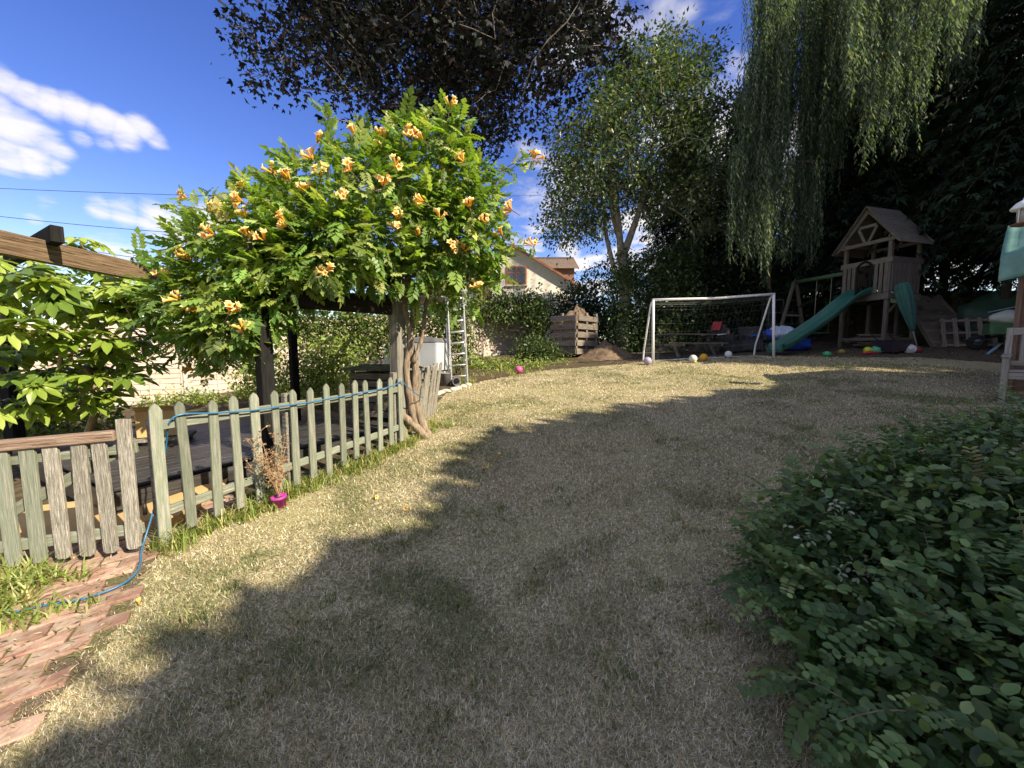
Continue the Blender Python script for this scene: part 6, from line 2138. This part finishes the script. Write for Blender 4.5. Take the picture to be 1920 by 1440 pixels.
for s in (0, 1):
    y0_, y1_ = (-.18, WD / 2) if s == 0 else (WD + .18, WD / 2)
    for k in range(6):
        t = (k + .5) / 6
        yy, zz_ = y0_ + (y1_ - y0_) * t, WH - .02 + .62 * t
        M = frame_matrix((-.12, yy, zz_), (WL + .12, yy, zz_), up=(0, -.5 if s == 0 else .5, 1))
        obj('roof_board', box_mesh(WL + .24, .225, .02, .003), CLAD, cw, M)
obj('floor', box_mesh(WL, WD, .08, .01), CLAD, cw, loc=(WL / 2, WD / 2, -.01))
TARP = mat('sea_green_tarpaulin', (.10, .24, .21), (.17, .33, .29), rough=.5, scale=4, detail=6, spec=.35, bump=.25)
V, F = [], []
nx, ny = 40, 16
for j in range(ny + 1):
    for i in range(nx + 1):
        x = -.22 + (WL + .44) * i / nx
        t = j / ny
        fold = .035 * math.sin(x * 9) + .02 * math.sin(x * 23 + 1) + .03 * (float(fbm(np.array(x * 3), np.array(t * 4.0), 31)) - .5)
        if t < .38:
            q = t / .38
            y, z = -.26 + fold * (1 - q), WH - .30 + .34 * q + .05 * math.sin(x * 5) * (1 - q)
        else:
            q = (t - .38) / .62
            y, z = -.25 + (WD / 2 + .2) * q, WH + .06 + .66 * q + fold * .7 + .16 * math.sin(math.pi * q) * (.6 + .5 * math.sin(x * 2.3))
        V.append((x, y, z))
for j in range(ny):
    for i in range(nx):
        a = j * (nx + 1) + i
        F.append((a, a + 1, a + nx + 2, a + nx + 1))
tp = obj('tarpaulin', MB().add(V, F).mesh('tarpaulin', True), TARP, loc=C0, rot=(0, 0, math.atan2(-.8, .6)))
sm = tp.modifiers.new('thick', 'SOLIDIFY'); sm.thickness = .006
tag(tp, 'sea-green tarpaulin draped in folds over the cabin roof edge', 'tarpaulin')
lt = thing('garden_lantern', 'small lantern with a white cap standing on the green tarpaulin', 'lantern', W(1918, 424, 5.75))
obj('saucer', MB().lathe([(.06, 0), (.12, .02), (.125, .035), (.10, .04)], 20).mesh('saucer', True), mat('brown_clay', (.12, .05, .035), (.17, .08, .05), rough=.6), lt)
obj('glass', MB().lathe([(.07, .04), (.065, .22), (.05, .24)], 16).mesh('glass', True), mat('frosted_glass', (.3, .3, .28), rough=.2, spec=.6), lt)
obj('cap', MB().lathe([(.135, .24), (.14, .26), (.09, .33), (.03, .37), (.02, .40)], 20).mesh('cap', True), WHITEP, lt)
for k in range(4):
    a = k * math.pi / 2
    tube('stay', [(.075 * math.cos(a), .075 * math.sin(a), .04), (.08 * math.cos(a), .08 * math.sin(a), .25)], .008, WHITEP, lt, 6)

BENCHW = mat('silvered_teak', (.22, .205, .18), (.38, .36, .32), rough=.85, scale=6, stretch=(.7, 9, 9), detail=8, spec=.12, bump=.5, vary=.12)
B0 = on_ground(6.88, 5.38)
bn = thing('garden_bench', 'silvered timber garden bench standing along the cabin wall', 'bench', B0, math.atan2(-.8, .6))
for x in (.0, 1.5):
    beam('leg', (x, 0, -.03), (x, 0, .62), .065, .065, BENCHW, bn)
    beam('back_post', (x, .50, -.03), (x, .46, .45), .065, .065, BENCHW, bn)
    beam('back_post', (x, .46, .45), (x, .56, 1.05), .065, .06, BENCHW, bn)
    beam('armrest', (x, -.06, .64), (x, .52, .66), .09, .032, BENCHW, bn)
    beam('side_rail', (x, .03, .40), (x, .47, .40), .035, .07, BENCHW, bn)
beam('front_rail', (.03, -.0, .37), (1.47, 0, .37), .03, .09, BENCHW, bn)
for k in range(5):
    beam('seat_slat', (-.02, .04 + k * .098, .435), (1.52, .04 + k * .098, .43), .085, .022, BENCHW, bn)
beam('back_rail', (.03, .545, 1.0), (1.47, .545, 1.0), .035, .10, BENCHW, bn)
beam('back_rail', (.03, .475, .54), (1.47, .475, .54), .035, .07, BENCHW, bn)
for k in range(11):
    x = .13 + k * .124
    beam('back_slat', (x, .478, .57), (x, .542, .96), .05, .016, BENCHW, bn, up=(0, 1, 0))

# ------------------------------------------------------------------ snowberry bush in the shade
def snowberry():
    base = on_ground(2.2, 1.6)
    o = thing('snowberry_bush', 'dense rounded snowberry bush with small rounded dark green leaves at the lawn edge', 'shrub', base)
    g = lambda x, y, z: Vector((x, y, float(G(x, y)) + z))
    bl = [(g(1.72, 1.72, .40), (.52, .42, .42)), (g(2.25, 1.95, .42), (.62, .42, .42)), (g(2.85, 2.1, .42), (.7, .42, .44)), (g(3.5, 2.2, .45), (.8, .45, .48)), (g(2.2, 1.45, .46), (.6, .45, .42)), (g(1.55, 1.38, .27), (.44, .42, .33)),
          (g(1.65, 1.08, .32), (.48, .40, .38)), (g(2.9, 1.5, .5), (.8, .55, .45)), (g(1.42, 1.08, .18), (.34, .32, .24)), (g(2.1, .85, .42), (.5, .4, .42)), (g(3.7, 1.6, .5), (.8, .6, .5)), (g(1.48, 1.7, .2), (.34, .34, .26)), (g(2.6, 1.05, .5), (.6, .45, .45)), (g(1.85, 2.05, .16), (.4, .3, .25)), (g(2.5, 2.4, .2), (.55, .3, .3)), (g(1.3, .92, .20), (.36, .3, .27)), (g(1.45, .78, .30), (.36, .3, .34)), (g(1.22, 1.25, .15), (.22, .26, .2)), (g(1.3, 1.6, .22), (.2, .28, .24))]
    P, D, N, C, S = [], [], [], [], []
    c0 = np.array([tuple(b[0]) for b in bl]); r0 = np.array([b[1] for b in bl])
    stems = []
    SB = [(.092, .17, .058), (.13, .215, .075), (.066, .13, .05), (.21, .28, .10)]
    for k in range(2300):
        i = rng.choice(len(bl), p=r0.prod(1) ** .7 / (r0.prod(1) ** .7).sum())
        d = rand_unit(1)[0]; d[2] = abs(d[2]) * 1.0 - .3
        d /= np.linalg.norm(d)
        s = c0[i] + d * r0[i] * (.62 + .3 * rng.random())
        L = .11 + .13 * rng.random()
        dirv = unit((d * .8 + rand_unit(1)[0] * .55 + np.array([0, 0, .15]))[None])[0]
        side = unit(np.cross(dirv, np.array([0, 0, 1.0]))[None])[0]
        m = 8
        q = s.copy()
        hue = SB[rng.choice(4, p=[.4, .3, .2, .1])] if rng.random() > .006 else (.26, .24, .09)
        big = .026 + .03 * rng.random() ** 1.5
        pts = [q.copy()]
        for j in range(m):
            dirv = unit((dirv + np.array([0, 0, -.09]) + rng.normal(0, .05, 3))[None])[0]
            q = q + dirv * L / m
            pts.append(q.copy())
            for sd in (-1, 1):
                P.append(q); D.append(side * sd + dirv * .45 + rng.normal(0, .15, 3)); N.append(np.array([0, 0, 1.0]) + d * .35 + rng.normal(0, .22, 3))
                young = .9 + .5 * (j / m) ** 3
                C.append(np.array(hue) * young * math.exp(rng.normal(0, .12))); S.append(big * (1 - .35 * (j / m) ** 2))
        stems.append(pts)
    P, D, N, C, S = map(np.array, (P, D, N, C, S))
    keep = P[:, 2] > G(P[:, 0], P[:, 1]) + .015
    P, D, N, C, S = P[keep], D[keep], N[keep], C[keep], S[keep]
    dist = np.linalg.norm(P - np.array([0, 0, EYE]), axis=1)
    inview = (P[:, 0] < 1.3 * P[:, 1]) & (P[:, 2] > .3 * P[:, 1] * 0)
    cand = np.where(inview)[0]
    cand = cand[np.argsort(dist[cand])][:2200]
    pick = set(rng.choice(cand, 290, replace=False).tolist())
    OVAL = (np.array([(0, 0, 0), (.12, .17, .02), (.42, .33, .06), (.78, .25, .03), (1, 0, -.05), (.78, -.25, .03), (.42, -.33, .06), (.12, -.17, .02), (.5, 0, -.01)], float), [(0, 8, 1), (1, 8, 2), (2, 8, 3), (3, 8, 4), (4, 8, 5), (5, 8, 6), (6, 8, 7), (7, 8, 0)])
    rest = np.array([i not in pick for i in range(len(P))])
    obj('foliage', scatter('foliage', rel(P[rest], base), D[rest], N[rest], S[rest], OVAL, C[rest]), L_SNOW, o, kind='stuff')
    # a close skin of leaves over the whole mound
    n = 9000
    Q, d = in_blobs(bl, n, 1.0, low=-.6)
    inside = np.zeros(n, bool)
    for c_, r_ in zip(c0, r0):
        inside |= (((Q - c_) / r_) ** 2).sum(1) < .72
    k = ~inside & (Q[:, 2] > G(Q[:, 0], Q[:, 1]) + .02)
    Q, d = Q[k], d[k]; n = len(Q)
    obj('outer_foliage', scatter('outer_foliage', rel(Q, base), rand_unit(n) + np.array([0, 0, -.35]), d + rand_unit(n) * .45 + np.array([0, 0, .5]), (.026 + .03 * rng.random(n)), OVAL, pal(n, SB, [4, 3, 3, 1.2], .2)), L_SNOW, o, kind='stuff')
    # darker leaves deeper inside the bush
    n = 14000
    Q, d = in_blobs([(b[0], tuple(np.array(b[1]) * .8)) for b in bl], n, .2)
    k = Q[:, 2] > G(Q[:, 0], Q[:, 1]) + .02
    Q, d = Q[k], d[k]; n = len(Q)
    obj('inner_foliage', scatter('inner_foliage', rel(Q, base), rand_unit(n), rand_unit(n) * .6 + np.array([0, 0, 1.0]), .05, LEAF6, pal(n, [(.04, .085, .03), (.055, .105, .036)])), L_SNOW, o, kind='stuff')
    tm = []
    for kk in range(10):
        tm.append(scatter('leaf', np.zeros((1, 3)), [[1, 0, 0]], [[0, 0, 1]], [1.0], OVAL, pal(1, SB, [4, 3, 2, 1])))
    for i in pick:
        X = Vector(D[i]).normalized(); Z = Vector(N[i]); Z = (Z - X * Z.dot(X)).normalized()
        M = Matrix((X, Z.cross(X), Z)).transposed().to_4x4() @ Matrix.Scale(float(S[i]), 4)
        M.translation = Vector(P[i]) - base
        obj('leaf', tm[rnd.randrange(10)], L_SNOW, o, M)
    mbs = MB()
    for pts in stems[:420]:
        mbs.tube([Vector(p) - base for p in pts[::2]], [.003, .0027, .0023, .002, .0015][:len(pts[::2])], 4, False)
    obj('twigs', mbs.mesh('twigs'), TWIG, o, kind='stuff')
    tips = np.array([s_[0] for s_ in stems])[rng.choice(len(stems), 70)]
    Qn, par, _ = grow([np.zeros(3), np.array([0, 0, .2])], rel(tips, base), .3, .3)
    obj('stems', wood_mesh('stems', Qn, par, .0025, r_max=.012), TWIG, o)
    # pale mildewed sprigs
    PP, DD = [], []
    for (u, v, Y) in ((1560, 940, 1.6), (1575, 960, 1.58), (1510, 1000, 1.5), (1600, 1060, 1.42), (1640, 1065, 1.45), (1620, 1075, 1.4)):
        c = np.array(tuple(W(u, v, Y)))
        for j in range(14):
            PP.append(c + rng.normal(0, .03, 3)); DD.append(rand_unit(1)[0])
    n = len(PP)
    obj('pale_leaves', scatter('pale_leaves', rel(PP, base), DD, rand_unit(n) * .5 + np.array([0, -.4, 1.0]), .024, LEAF6, pal(n, [(.24, .29, .22), (.32, .37, .28)])), L_SNOW, o, kind='stuff')


L_SNOW = leaf_mat('snowberry_leaf', .48, .3, .45)
snowberry()
